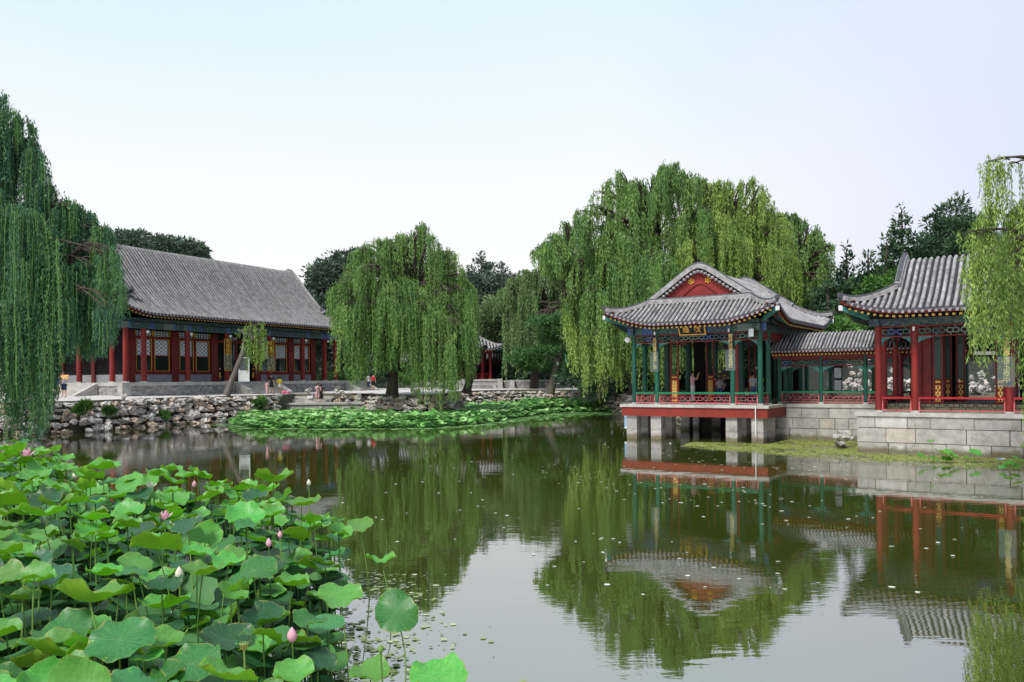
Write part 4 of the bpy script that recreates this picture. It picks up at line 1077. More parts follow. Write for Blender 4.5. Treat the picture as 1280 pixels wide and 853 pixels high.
def bench(px, d, lab):
    p = W(px, 486, d); t = tag(empty('stone_bench', (p.x, d, 2.0)), lab, 'bench')
    q = MB(); q.box(-1.6, 1.6, -.2, .2, .42, .55, 'stone_lip'); q.build('seat', t)
    for x in (-1.3, 1.3): q = MB(); q.box(x-.12, x+.12, -.18, .18, 0, .415, 'stone'); q.build('leg', t)
bench(603, 85.5, 'long low stone bench before the far parapet'); bench(535, 66, 'pale stone bench behind the strands of the central willow')
bench(700, 84, 'small stone bench right of the leaning pine trunk')

# ------------------------------------------------------------------ far pavilion and far corridor
t = tag(empty('far_pavilion', (W(574, 480, 92).x, 92, 0), math.radians(8)), 'small distant pavilion with red columns and an upturned grey roof behind the central willow', 'pavilion')
q = MB(); q.box(-4.2, 4.2, -3.6, 5, 1.5, 2.95, 'stone'); q.build('plinth', t)
for x in (-3.3, -2.4, 2.4, 3.3):
    for y in (-2.8, 2.8): column(t, x, y, 2.95, 6.1, .16, 'red_paint')
q = MB(); q.box(-3.5, 3.5, -2.95, -2.65, 5.85, 6.3, 'red_dark'); q.box(-3.5, 3.5, 2.65, 2.95, 5.85, 6.3, 'red_dark'); q.build('beam', t)
railing(t, (-3.3, -2.8), (3.3, -2.8), 2.95, 3.6, 'red_paint', 'red_paint')
q = MB(); q.box(-2.4, 2.4, -.1, 0, 2.95, 6.2, 'dark_wood'); q.build('screen_shade_board', t)
R = Roof(0, 0, 4.9, 4.5, 2.2, 6.3, 2.4, .6, .55, 2.2, False); build_roof(R, t, .34, .09, 'tile_pale', 'red_gable', nrow=8, rn=4)
t = tag(empty('far_corridor', (W(560, 480, 99).x, 99, 0)), 'long distant covered corridor with dark green posts and pale tiled roof', 'corridor')
q = MB(); q.box(-24, 12, -1.5, 3, 1.0, 2.7, 'rubble'); q.build('plinth', t)
for i in range(14): column(t, -23+2.6*i, -1, 2.7, 5.1, .12, 'green_dark'); column(t, -23+2.6*i, 1.6, 2.7, 5.1, .12, 'green_dark')
q = MB(); q.box(-23.5, 11.5, -1.15, -.85, 4.7, 5.2, 'red_dark'); q.build('beam', t)
railing(t, (-23, -1), (11, -1), 2.7, 3.3, 'red_dark', 'red_dark')
q = MB(); q.box(-23.5, 11.5, 1.7, 1.8, 2.7, 5.1, 'dark_wood'); q.build('back_wall', t)
R = Roof(-6, .3, 18.2, 2.2, 18.2, 5.25, 1.35, .9, 0, 1, False, e=.15); build_roof(R, t, .33, .085, 'tile_pale', None, nrow=5, rn=4, verge=False, rafters=False)
# garden wall behind gallery and red pavilion
a = W(990, 480, 52); b = W(1330, 480, 47)
q = MB(); u = (b-a); u.z = 0; L = u.length; u.normalize(); w = Vector((-u.y, u.x, 0)); c = (a+b)/2; c.z = 0
q.obox(c+Vector((0, 0, 3.0)), u*L/2, w*.2, Vector((0, 0, 1.2)), 'wall_grey'); gw = tag(q.build('garden_wall'), 'plain dark grey garden wall behind the gallery and the craggy rocks', 'wall')
q = MB(); q.obox(c+Vector((0, 0, 4.3)), u*L/2, w*.45, Vector((0, 0, .1)), 'ridge_tile'); q.build('wall_coping', gw)

# ------------------------------------------------------------------ trees
def leaves_np(P, D, length, width, tint, jitter=.35):
    """diamond leaves at P pointing along D; returns V,F,T"""
    n = len(P); D = D+rng.normal(size=(n, 3))*jitter; D /= np.linalg.norm(D, axis=1)[:, None]
    r = rng.normal(size=(n, 3)); S = np.cross(D, r); S /= (np.linalg.norm(S, axis=1)[:, None]+1e-9)
    l = (length*rng.uniform(.7, 1.3, n))[:, None]; w = (width*rng.uniform(.7, 1.3, n))[:, None]
    V = np.stack([P, P+D*l*.45+S*w*.5, P+D*l, P+D*l*.45-S*w*.5], 1).reshape(-1, 3)
    Fq = np.arange(4*n).reshape(-1, 4); return V, Fq, np.repeat(tint, 4)
def limb(mb, a, b, r0, r1, mat, sag=.12, n=7, wob=.05):
    a = Vector(a); b = Vector(b); L = (b-a).length; pts = []
    for i in range(n):
        f = i/(n-1); p = a.lerp(b, f); p.z += sag*L*math.sin(PI*f); p += Vector((random.gauss(0, 1), random.gauss(0, 1), random.gauss(0, .5)))*wob*L*.3*math.sin(PI*f); pts.append(p)
    mb.tube(pts, [r0+(r1-r0)*i/(n-1) for i in range(n)], mat, 7)
def willow(name, label, trunk, lobes, mat='willow_mid', leaf=(.24, .06), step=.2, dens=1.0, bark='bark', group=None, tr=.3, fork=None, thin=1.0, sub=2.3, tw=True, limbs=True, floor=None):
    """trunk: list of points; lobes: (centre, rx, ry, rz, Lmin, Lmax, nstrands)"""
    base = Vector(trunk[0]); root = empty(name, base); tag(root, label, 'tree', group)
    def loc(p): return Vector(p)-base
    mb = MB(); n = len(trunk)
    mb.tube([loc(p) for p in trunk], [tr*(1.25-.75*i/(n-1)) if i else tr*1.5 for i in range(n)], bark, 12)
    top = Vector(trunk[-1]); fk = [Vector(p) for p in (fork or trunk[-1:])]
    mb.build('trunk', root); bm = MB()
    if limbs:
        for (c, rx, ry, rz, l0, l1, ns) in lobes:
            c = Vector(c); f = min(fk, key=lambda q: (q-c).length)
            limb(bm, loc(f), loc(c-Vector((0, 0, rz*.25))), tr*.42, tr*.08, bark)
            for k in range(4):
                an = random.uniform(0, 2*PI); e = c+Vector((math.cos(an)*rx*.7, math.sin(an)*ry*.7, -rz*.35)); limb(bm, loc(f.lerp(c, .75)), loc(e), tr*.14, tr*.03, bark, .2)
        bm.build('limb', root)
    PV = []; PD = []; PT = []; tv = []
    for (c, rx, ry, rz, l0, l1, ns) in lobes:
        ns = int(ns*dens); ncl = max(3, int(ns/14))
        ca = rng.uniform(0, 2*PI, ncl); cr = np.sqrt(rng.random(ncl))
        cl = rng.uniform(.65, 1.0, ncl); ct = rng.normal(0, .16, ncl)
        for i in range(ns):
            k = rng.integers(ncl); r_, a_ = cr[k], ca[k]
            x = r_*math.cos(a_)*rx+rng.normal()*rx*.12+rng.normal()*.12; y = r_*math.sin(a_)*ry+rng.normal()*ry*.12+rng.normal()*.12
            rr = min(1.3, math.hypot(x/rx, y/ry)); z = -rz*rr**2.0+rng.normal()*.12
            L = (l0+(l1-l0)*rng.random())*cl[k]*(1 if rng.random() > .15 else .55)
            m = max(3, int(L/step)); tt = (np.arange(m)+rng.random()*.5)*step
            ox, oy = (x/rx, y/ry) if rr > .05 else (0, 0); spread = .5*min(1, rx/2.5)
            ex = 1-np.exp(-tt/.9); rise = .22*np.exp(-((tt-.35)/.3)**2)
            sx, sy = rng.normal(0, .035, 2)*L*.6; w1 = rng.uniform(0, 6)
            px = c[0]+x+ox*spread*ex+sx*(tt/L)**1.5+.03*np.sin(tt*2+w1); py = c[1]+y+oy*spread*ex+sy*(tt/L)**1.5
            pz = c[2]+z-tt+rise
            ok = pz > .12
            if floor is not None:
                fy = np.interp(640+1000*(c[0]+x)/(c[1]+y), floor[0], floor[1])-rng.random()**2*26
                ok &= pz > CAM_Z-(fy-478)/1000*(c[1]+y)
            if ok.sum() < 2: continue
            px, py, pz = px[ok], py[ok], pz[ok]; m = len(px)
            P = np.stack([px, py, pz], 1); reps = int(sub) + (rng.random() < sub-int(sub))
            for _ in range(reps):
                q = P+rng.normal(size=P.shape)*(.035, .035, .08)
                D = np.tile(np.array([0, 0, -1.0]), (m, 1))+np.stack([rng.normal(0, .35, m), rng.normal(0, .35, m), np.zeros(m)], 1)
                PV.append(q); PD.append(D)
                PT.append(np.clip(.45+ct[k]+rng.normal(0, .08)+.16*np.minimum(tt[:m]/max(L, 1), 1)+rng.normal(0, .1, m), 0, 1))
            if tw and rng.random() < .5: tv.append(P)
    P = np.concatenate(PV)-np.array(base); D = np.concatenate(PD); T = np.concatenate(PT)
    if thin < 1: k = rng.random(len(P)) < thin; P, D, T = P[k], D[k], T[k]
    V, Fq, tn = leaves_np(P, D, leaf[0], leaf[1], T, .22)
    cr_ = np_mesh('crown', V, Fq, root, [mat], None, tn)
    if tv:   # thin twigs of the strands
        Vs = []; Fs = []; o = 0; b0 = np.array(base)
        for p in tv:
            p = p-b0; w = leaf[1]*.22; a = p+(w, 0, 0); b = p-(w, w, 0)*1; m = len(p)
            Vs.append(np.stack([a, b], 1).reshape(-1, 3)); i = np.arange(m-1)*2+o; Fs.append(np.stack([i, i+1, i+3, i+2], 1)); o += 2*m
        np_mesh('hanging_twigs', np.concatenate(Vs), np.concatenate(Fs), root, ['stalk'], None, np.full(o, .5))
    print(name, len(Fq)); return root
def LB(px, py, d, rpx, hang, n, dd=0, flat=.5, ry=None):
    """lobe seen at (px,py top) at distance d: radius rpx pixels, strands hang px pixels"""
    k = d/1000; c = W(px, py, d+dd); rx = rpx*k
    return ((c.x, c.y, c.z), rx, ry if ry else rx*1.0, rx*flat, hang*k*.55, hang*k, n)

def prof(P, x): return float(np.interp(x, [p[0] for p in P], [p[1] for p in P]))
def autolobes(P, ybot, d, n, r=(10, 22), hang=(35, 70), ns=42, dd=3.0, flat=.85, skip=0):
    out = []; x0, x1 = P[0][0], P[-1][0]
    for a_, b_ in zip(P, P[1:]):      # keep the outline of the crown closed
        for f_ in (.0, .5): out.append(LB(a_[0]+(b_[0]-a_[0])*f_, a_[1]+(b_[1]-a_[1])*f_+random.uniform(-2, 6), d, random.uniform(*r)*.8, random.uniform(*hang), int(ns*.7), dd=random.uniform(-1.5, 1.5), flat=flat))
    for i in range(n):
        rp = random.uniform(*r); x = random.uniform(x0, x1); 
        xa = min(max(x, x0+rp*.7), x1-rp*.7); yt = max(prof(P, xa-rp*.6), prof(P, xa+rp*.6), prof(P, xa))-rp*.25
        f = random.random()**1.25; y = yt+(ybot-yt)*f
        out.append(LB(xa, y, d, rp, random.uniform(*hang), int(ns*(rp/16)**1.5), dd=random.uniform(-dd, dd)*(1-.3*f)-f*1.5, flat=flat))
    return out
# --- big willow at the left edge
g = W(-95, 505, 41)
T1 = [(g.x, 41.5, 1.3), (g.x+.4, 41.3, 4), (g.x+1.2, 41, 7.5), (g.x+2.0, 41, 11)]
lb = [LB(2, 122, 40, 20, 190, 60), LB(-25, 118, 41, 26, 200, 60), LB(27, 148, 40, 13, 170, 45), LB(42, 180, 40, 11, 150, 40, flat=.7), LB(10, 185, 41, 30, 200, 80), LB(60, 230, 39, 13, 190, 50, flat=.6),
      LB(84, 252, 39.5, 16, 170, 70), LB(108, 268, 40, 16, 200, 80), LB(128, 284, 40, 13, 190, 70, flat=.9), LB(60, 290, 38, 34, 200, 170), LB(20, 260, 37, 34, 260, 190), LB(-20, 250, 38, 34, 270, 120),
      LB(100, 330, 38.5, 34, 165, 150), LB(128, 320, 39, 16, 150, 60), LB(10, 380, 36.5, 36, 200, 190), LB(42, 400, 37, 24, 170, 120), LB(-30, 380, 37, 36, 190, 80), LB(75, 370, 37.5, 26, 130, 80), LB(30, 330, 41, 60, 160, 150), LB(-20, 320, 43, 60, 180, 120), LB(85, 350, 42, 45, 110, 90)]
willow('weeping_willow', 'huge dark weeping willow at left edge, strands hanging over the bank and water', T1, lb+autolobes([(-40, 112), (2, 124), (27, 150), (42, 182), (62, 230), (84, 254), (108, 270), (130, 284), (146, 312)], 400, 40, 36, (12, 24), (60, 120), 52), 'willow_deep', (.19, .042), .13, 1.0, tr=.3, fork=[T1[-1], T1[-2], (g.x+3, 40.5, 9)], sub=2.4, floor=([-80, 40, 60, 70, 76, 100, 112, 128, 140, 150], [580, 556, 525, 480, 440, 455, 450, 446, 432, 395]))
# --- central willow
p = W(490, 492, 60.5)
T2 = [(p.x, 60.5, 1.85), (p.x+.1, 60.5, 3.2), (p.x+.35, 60.5, 4.8), (p.x+1.0, 60.8, 7.5), (p.x+1.8, 61, 10)]
lb = [LB(528, 281, 61, 14, 90, 70, flat=.8), LB(505, 295, 61, 16, 110, 60), LB(480, 300, 60.5, 16, 120, 60), LB(453, 308, 60, 16, 130, 70, flat=.6), LB(560, 312, 61, 13, 100, 60, flat=.7), LB(437, 340, 60.5, 12, 120, 60),
      LB(510, 318, 62, 50, 120, 150), LB(490, 345, 59, 42, 110, 140), LB(545, 345, 60, 32, 130, 130), LB(580, 352, 61, 14, 120, 70, flat=.7), LB(458, 370, 58.5, 34, 105, 150), LB(436, 390, 60, 14, 95, 60),
      LB(505, 400, 57.5, 26, 85, 90), LB(540, 390, 57, 24, 140, 120), LB(572, 385, 58.5, 20, 115, 110), LB(588, 375, 60, 9, 95, 45), LB(470, 410, 57.5, 26, 75, 90), LB(515, 350, 64, 60, 110, 120), LB(455, 340, 63, 30, 130, 80), LB(556, 430, 56, 14, 80, 35), LB(430, 420, 60, 9, 70, 25), LB(526, 380, 56.5, 14, 150, 30)]
willow('weeping_willow', 'round central weeping willow on the bank between the great hall and the far pavilion', T2, lb+autolobes([(422, 352), (437, 334), (450, 308), (470, 298), (485, 295), (505, 292), (528, 280), (545, 306), (560, 311), (575, 345), (590, 372)], 425, 59.5, 52, (10, 22), (30, 65), 46), 'willow_mid', (.25, .055), .19, .92, floor=([410, 432, 445, 470, 490, 508, 520, 540, 552, 562, 590, 600], [468, 476, 500, 484, 462, 480, 540, 552, 505, 515, 500, 450]), tr=.34, fork=[T2[-1], T2[-2], T2[-3]], sub=2.5)
# --- willow behind the lotus, right of centre
p = W(668, 488, 84)
T3 = [(p.x, 86, 1.9), (p.x+.3, 86, 6), (p.x+.8, 86, 10)]
lb = [LB(655, 338, 85, 20, 120, 80), LB(685, 332, 86, 22, 120, 90), LB(640, 352, 84, 10, 130, 70, flat=.8), LB(670, 360, 84, 28, 100, 140), LB(705, 350, 85, 18, 120, 80), LB(650, 390, 83, 16, 75, 80), LB(690, 390, 84, 24, 70, 90), LB(722, 370, 84, 18, 100, 70)]
lb = lb+autolobes([(628, 360), (640, 345), (655, 336), (685, 330), (705, 342), (730, 365)], 420, 84, 26, (9, 18), (25, 50), 40)
willow('weeping_willow', 'pale grey-green weeping willow behind the lotus, above the leaning pine', T3, lb, 'willow_far', (.36, .085), .27, 1.1, tr=.35, fork=T3[1:], sub=2.5)
# --- great willows behind the pavilion
p = W(800, 490, 60)
T4P = [(668, 308), (690, 293), (725, 262), (752, 237), (775, 211), (797, 226), (830, 204), (860, 209), (880, 220), (900, 228)]
T4 = [(p.x, 62, 1.6), (p.x+.3, 62, 5), (p.x+.5, 62, 9), (p.x+1.5, 62, 13)]
lb = [LB(830, 206, 62, 24, 120, 90, flat=.6), LB(858, 210, 63, 20, 120, 80), LB(770, 212, 62, 14, 90, 60, flat=.6), LB(795, 235, 62, 26, 120, 90), LB(752, 240, 61, 18, 90, 70), LB(725, 262, 60, 20, 90, 80, flat=.6), LB(695, 296, 59.5, 16, 60, 55, flat=.6), LB(676, 308, 59.5, 8, 30, 22),
      LB(770, 275, 60, 34, 110, 130), LB(735, 305, 59, 28, 100, 110), LB(815, 265, 60, 34, 120, 120), LB(850, 260, 59, 28, 120, 120), LB(710, 335, 58, 22, 110, 80), LB(790, 320, 57.5, 34, 110, 130), LB(840, 300, 57, 34, 90, 110), LB(752, 345, 57, 26, 120, 120), LB(875, 235, 62, 22, 120, 80)]
lb = autolobes(T4P, 400, 60, 135, (8, 20), (24, 60), 46, 5.0)+autolobes([(730, 320), (770, 270), (830, 255), (890, 265)], 400, 57, 20, (18, 28), (60, 90), 60)+[LB(676, 309, 59.5, 8, 26, 22)]
willow('weeping_willow', 'tallest weeping willow rising behind the green pavilion, with bare boughs showing', T4, lb, 'willow_mid', (.27, .065), .20, 1.0, floor=([655, 675, 695, 712, 735, 760], [322, 340, 362, 400, 470, 600]), bark='bark', tr=.42, fork=T4[1:]+[(p.x-2, 61, 9), (p.x-4.5, 60, 8), (p.x+4, 62, 13)], sub=2.3)
p = W(915, 490, 58)
T5 = [(p.x, 60, 1.9), (p.x+.2, 60, 6), (p.x, 60, 10)]
lb = [LB(905, 224, 62, 18, 110, 80), LB(938, 222, 62, 16, 120, 80, flat=.7), LB(958, 244, 62, 14, 120, 60, flat=.7), LB(925, 262, 59, 30, 110, 140), LB(888, 268, 57, 26, 110, 140), LB(955, 282, 58, 24, 110, 120), LB(905, 290, 55.5, 26, 90, 120), LB(940, 300, 55.5, 28, 95, 130), LB(975, 310, 57, 26, 75, 110), LB(870, 300, 55, 24, 80, 90), LB(995, 335, 58, 18, 60, 60), LB(860, 320, 54.5, 20, 60, 70)]
lb = lb[3:]+autolobes([(882, 226), (905, 222), (922, 232), (940, 221), (958, 242), (975, 265), (992, 290)], 360, 59, 64, (9, 19), (26, 55), 46)
willow('weeping_willow', 'bright yellow-green weeping willow hanging just behind the pavilion roof', T5, lb, 'willow_light', (.26, .06), .19, .9, tr=.45, fork=T5[1:], sub=2.6)
p = W(748, 490, 62)
T6 = [(p.x, 60, 1.5), (p.x+.2, 60, 4), (p.x+.6, 60, 7)]
lb = [LB(728, 372, 57, 22, 90, 90), LB(752, 385, 56, 24, 105, 130), LB(775, 395, 56, 22, 100, 110), LB(718, 405, 57, 16, 70, 70), LB(740, 420, 55, 16, 75, 70, flat=.4), LB(800, 400, 56, 26, 90, 110), LB(835, 400, 56, 30, 85, 90), LB(705, 365, 58, 14, 60, 40), LB(880, 410, 57, 26, 70, 60), LB(735, 350, 59, 24, 90, 80)]
willow('weeping_willow', 'low yellow-green willow trailing to the lotus left of the pavilion', T6, lb, 'willow_light', (.25, .06), .19, 1.0, tr=.28, fork=T6[1:], sub=2.2)
p = W(1005, 480, 64)
T7 = [(p.x, 66, 1.9), (p.x, 66, 7), (p.x+.4, 66, 11)]
lb = [LB(978, 268, 66, 18, 50, 90, flat=.8), LB(1002, 275, 66, 18, 60, 90, flat=.8), LB(1022, 288, 66, 14, 60, 80, flat=.9), LB(985, 300, 65, 24, 70, 120), LB(1015, 310, 65, 20, 80, 120), LB(1030, 330, 66, 10, 60, 50), LB(1000, 340, 65, 26, 80, 130), LB(1020, 350, 65, 14, 60, 60)]
willow('broadleaf_tree', 'rounder mid-green tree right of the pavilion willows, before the dark conifers', T7, lb+autolobes([(962, 262), (985, 262), (1000, 268), (1022, 282), (1036, 305), (1038, 340)], 360, 65, 26, (8, 16), (20, 40), 44), 'willow_mid', (.30, .11), .24, .6, tr=.4, fork=T7[1:], sub=2.6)
# --- strands of the willow at the right edge
p = W(1345, 560, 22)
T8 = [(p.x+.4, 21, 0.2), (p.x+.5, 21.5, 3), (p.x+.3, 22.5, 6), (p.x+.1, 23, 8.9)]
lb = [LB(1247, 198, 23, 12, 85, 34, flat=.9), LB(1232, 204, 23.2, 5, 60, 8), LB(1262, 205, 23, 8, 110, 16), LB(1222, 290, 23.5, 12, 90, 22, flat=.5), LB(1205, 292, 23.3, 5, 60, 6), LB(1245, 262, 23.5, 26, 110, 60), LB(1272, 262, 23, 20, 140, 50), LB(1228, 320, 22.8, 18, 140, 50), LB(1250, 335, 22.5, 20, 110, 46), LB(1280, 345, 22.6, 18, 150, 40), LB(1215, 330, 23, 8, 130, 22), LB(1262, 300, 22.3, 22, 110, 46), LB(1310, 240, 23, 40, 200, 80), LB(1292, 440, 22, 10, 170, 24), LB(1240, 390, 22.6, 16, 90, 22)]
willow('weeping_willow', 'light green willow strands hanging in front of the red pavilion at the right edge', T8, lb, 'willow_light', (.15, .034), .075, .78, floor=([1190, 1205, 1215, 1235, 1250, 1262, 1272, 1285, 1320], [330, 380, 455, 488, 478, 440, 500, 620, 640]), tr=.14, fork=[T8[-1], (W(1300, 300, 23).x, 23, W(1300, 300, 23).z), (W(1308, 205, 23).x, 23, W(1308, 205, 23).z)], sub=1.9)
# --- small pollarded willow in front of the hall door
a = W(283, 493, 61); b = W(303, 442, 61.3); c_ = W(306, 418, 61.6)
T9 = [(a.x, 61, 1.95), (a.x+.35, 61.1, 3.0), (b.x, 61.3, b.z), (c_.x+.1, 61.4, c_.z), (c_.x-.15, 61.4, c_.z+.35)]
lb = [LB(323, 404, 61.5, 10, 60, 26, flat=.5), LB(312, 408, 61, 7, 40, 12), LB(330, 412, 61.2, 7, 55, 16), LB(318, 425, 60.8, 9, 45, 20), LB(298, 412, 61.2, 4, 16, 5), LB(328, 430, 61, 8, 45, 14)]
willow('pollarded_willow', 'small leaning pollarded willow with a tuft of light strands before the hall entrance', T9, lb, 'willow_light', (.22, .05), .16, .85, bark='bark_grey', tr=.2, fork=[T9[-2]], sub=1.7)
# --- bare leaning stub trunk under the right side of the central willow
a = W(583, 490, 62); b = W(603, 436, 63)
o = MB(); o.tube([(0, 0, 0), (.25, .1, 1.1), (b.x-a.x-.3, .6, b.z-1.95-.8), (b.x-a.x, .8, b.z-1.95), (b.x-a.x+.35, .8, b.z-1.95+.25)], [.42, .3, .25, .22, .14], 'bark', 10); o.tube([(b.x-a.x-.2, .7, b.z-2.5), (b.x-a.x-.6, .4, b.z-1.7)], [.14, .08], 'bark')
t = tag(empty('stub_tree', (a.x, 62, 1.9)), 'leaning pruned tree trunk with a cut stub beside the far pavilion', 'tree'); o.build('trunk', t)

# --- leafy and coniferous trees
def clumps(name, label, base, trunk_top, items, mat, leaf=(.4, .25), n=900, tr=.3, bark='bark', group=None, cat='tree', up=.3, shell=.55, limbs=True):
    """items: (x,y,z,rx,ry,rz, weight) in world space"""
    base = Vector(base); root = empty(name, base); tag(root, label, cat, group)
    if trunk_top is not None:
        mb = MB(); tt = Vector(trunk_top)-base; mb.tube([(0, 0, 0), tt*.35+Vector((.1, 0, 0)), tt*.7, tt], [tr*1.3, tr, tr*.6, tr*.15], bark, 10); mb.build('trunk', root)
        if limbs:
            bm = MB()
            for it in items[::max(1, len(items)//14)]:
                e = Vector(it[:3])-base; f = tt*min(.95, max(.25, (e.z/tt.z)*.8)); limb(bm, f, e, tr*.28, tr*.05, bark, .06)
            bm.build('limb', root)
    Ps = []; Ts = []; Ds = []
    tw = sum(i[6] for i in items)
    for (x, y, z, rx, ry, rz, w) in items:
        m = int(n*w/tw*len(items)) if False else int(n*w)
        d = rng.normal(size=(m, 3)); d /= np.linalg.norm(d, axis=1)[:, None]; r = (shell+(1-shell)*rng.random(m)**.6)[:, None]
        f = rng.normal(size=(3, 3))*2; bumpf = 1+.22*np.sin(d @ f[0]*1.5+1)+.15*np.sin(d @ f[1]*2.5)
        P = np.array([x, y, z])+d*r*bumpf[:, None]*np.array([rx, ry, rz])
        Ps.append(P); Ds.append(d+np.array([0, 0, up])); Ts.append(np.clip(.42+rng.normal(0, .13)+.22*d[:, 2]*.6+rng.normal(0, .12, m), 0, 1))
    P = np.concatenate(Ps)-np.array(base); V, Fq, tn = leaves_np(P, np.concatenate(Ds), leaf[0], leaf[1], np.concatenate(Ts), .6)
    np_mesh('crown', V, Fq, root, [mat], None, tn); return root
def blob(px0, px1, y0, y1, d, k, s, flat=.6, dd=1.5):
    """k clumps of radius s metres filling the photo box at distance d, denser low"""
    out = []
    for i in range(k):
        p = W(random.uniform(px0, px1), random.uniform(y0, y1), d+random.uniform(-dd, dd)); r = s*random.uniform(.7, 1.3); out.append((p.x, p.y, p.z, r, r, r*flat, 1))
    return out
def conifer(px, ytop, ybot, d, wpx, label, mat='conifer', n=170, kind='spire', leaf=(.42, .16), group=None, name='conifer_tree'):
    top = W(px, ytop, d); z0 = 1.9; H = top.z-z0; it = []; k = d/1000; R_ = wpx*k
    lev = int(H/.55)
    for i in range(lev):
        f = i/lev                        # 0 low, 1 top
        if kind == 'spire': rr = R_*(1-f)**.75*(.75+.5*random.random())+.12
        else: rr = R_*math.sin(PI*min(1, .18+.82*f)**1.1)**.8*(.6+.6*random.random())+.2
        z = z0+H*(.12+.88*f)
        m = 1 if rr < .45 else int(3+rr*2.2)
        for j in range(m):
            an = random.uniform(0, 2*PI); q = rr*random.uniform(.45, 1) if m > 1 else 0
            s = max(.28, rr*.33)*random.uniform(.7, 1.25)
            it.append((top.x+math.cos(an)*q, d+math.sin(an)*q, z+random.uniform(-.25, .25), s*1.15, s*1.15, s*.62, min(1, s*s*1.1)))
    return clumps(name, label, (top.x, d, 1.7), (top.x, d, z0+H*.95), it, mat, leaf, n, tr=.28, group=group, shell=.3, up=.35, limbs=False)
# right-hand conifers behind the gallery and red pavilion
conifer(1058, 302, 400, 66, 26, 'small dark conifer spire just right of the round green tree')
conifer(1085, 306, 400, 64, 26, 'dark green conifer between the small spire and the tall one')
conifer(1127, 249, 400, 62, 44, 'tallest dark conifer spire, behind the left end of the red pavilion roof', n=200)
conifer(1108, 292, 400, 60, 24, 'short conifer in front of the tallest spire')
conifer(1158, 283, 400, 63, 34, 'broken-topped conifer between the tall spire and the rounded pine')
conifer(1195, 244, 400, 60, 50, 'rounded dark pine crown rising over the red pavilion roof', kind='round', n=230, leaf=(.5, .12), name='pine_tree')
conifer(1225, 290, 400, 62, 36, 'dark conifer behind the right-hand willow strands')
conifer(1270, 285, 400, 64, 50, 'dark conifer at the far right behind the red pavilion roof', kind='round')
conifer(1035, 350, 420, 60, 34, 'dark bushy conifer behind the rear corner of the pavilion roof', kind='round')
clumps('broadleaf_tree', 'light green young tree in front of the dark conifers above the gallery roof', (W(1100, 480, 56).x, 56, 1.8), (W(1100, 400, 56).x, 56, 6), blob(1075, 1135, 345, 420, 56, 26, 1.0), 'shrub', (.35, .2), 260)
clumps('broadleaf_tree', 'leafy shrub between the pavilion roof corner and the gallery roof', (W(1030, 480, 52).x, 52, 1.8), (W(1030, 420, 52).x, 52, 5), blob(1010, 1065, 398, 440, 52, 22, .8), 'shrub', (.3, .17), 260)
# far left, behind the great hall
def pine(px0, px1, y0, y1, d, label, k=30, s=1.4, n=260, mat='conifer_far', tpx=None):
    tp = tpx or (px0+px1)/2
    return clumps('pine_tree', label, (W(tp, 480, d).x, d, 2), (W(tp, (y0+y1)/2, d).x, d, W(tp, (y0+y1)/2, d).z), blob(px0, px1, y0, y1, d, k, s, .5, 2.5), mat, (.6, .22), n, tr=.5, shell=.35)
pine(140, 215, 296, 330, 98, 'wide dark pine behind the left end of the hall roof', 26, 1.7)
pine(205, 246, 306, 335, 100, 'smaller pine top peeping over the hall ridge', 16, 1.3)
pine(246, 252, 312, 335, 100, 'narrow treetop above the middle of the hall ridge', 6, .9)
pine(396, 420, 330, 395, 96, 'open-topped dark pine right of the hall gable', 20, 1.5)
conifer(405, 318, 400, 97, 16, 'thin pine leader standing above the hall gable end', 'conifer_far', 130)
pine(425, 450, 318, 400, 97, 'dark pine partly hidden behind the left of the central willow', 22, 1.5)
pine(388, 440, 370, 470, 92, 'dark evergreen mass at the right end of the hall', 34, 1.7)
conifer(578, 332, 420, 104, 20, 'dark conifer spire just right of the central willow top', 'conifer_far', 130)
conifer(602, 314, 420, 106, 30, 'tallest far pine between the central willow and the pale willow', 'conifer_far', 150, kind='round')
conifer(628, 326, 420, 107, 26, 'far pine with ragged top, right of the tallest one', 'conifer_far', 140, kind='round')
conifer(655, 338, 420, 108, 26, 'far pine behind the top of the pale willow', 'conifer_far', 140)
pine(585, 650, 352, 440, 102, 'large dark evergreen mass above the far pavilion roof', 56, 2.0, 320)
clumps('broadleaf_tree', 'soft mid-green tree between the far pines and the pale willow', (W(632, 480, 96).x, 96, 1.9), (W(632, 400, 96).x, 96, 8), blob(605, 655, 375, 425, 96, 26, 1.6), 'willow_far', (.4, .2), 300)
pine(640, 740, 395, 480, 94, 'dark evergreen thicket behind the leaning pine', 50, 2.0, 300, mat='conifer')
pine(725, 890, 385, 488, 72, 'dark evergreen thicket behind the low yellow-green willow', 60, 1.8, 300, mat='conifer')
pine(850, 1015, 330, 488, 72, 'dark evergreen backdrop behind the pavilion', 110, 1.9, 260, mat='conifer')
pine(1010, 1290, 380, 455, 66, 'dark evergreen belt behind the garden wall', 90, 1.6, 260, mat='conifer')
pine(1048, 1260, 345, 425, 66, 'dense dark evergreen mass filling below the conifer spires', 80, 1.5, 280, mat='conifer')
pine(420, 600, 380, 470, 108, 'dark evergreen belt behind the far corridor', 80, 2.4, 300, mat='conifer')
pine(-60, 130, 330, 470, 90, 'evergreens behind the big left willow', 60, 2.6, 300, mat='conifer')
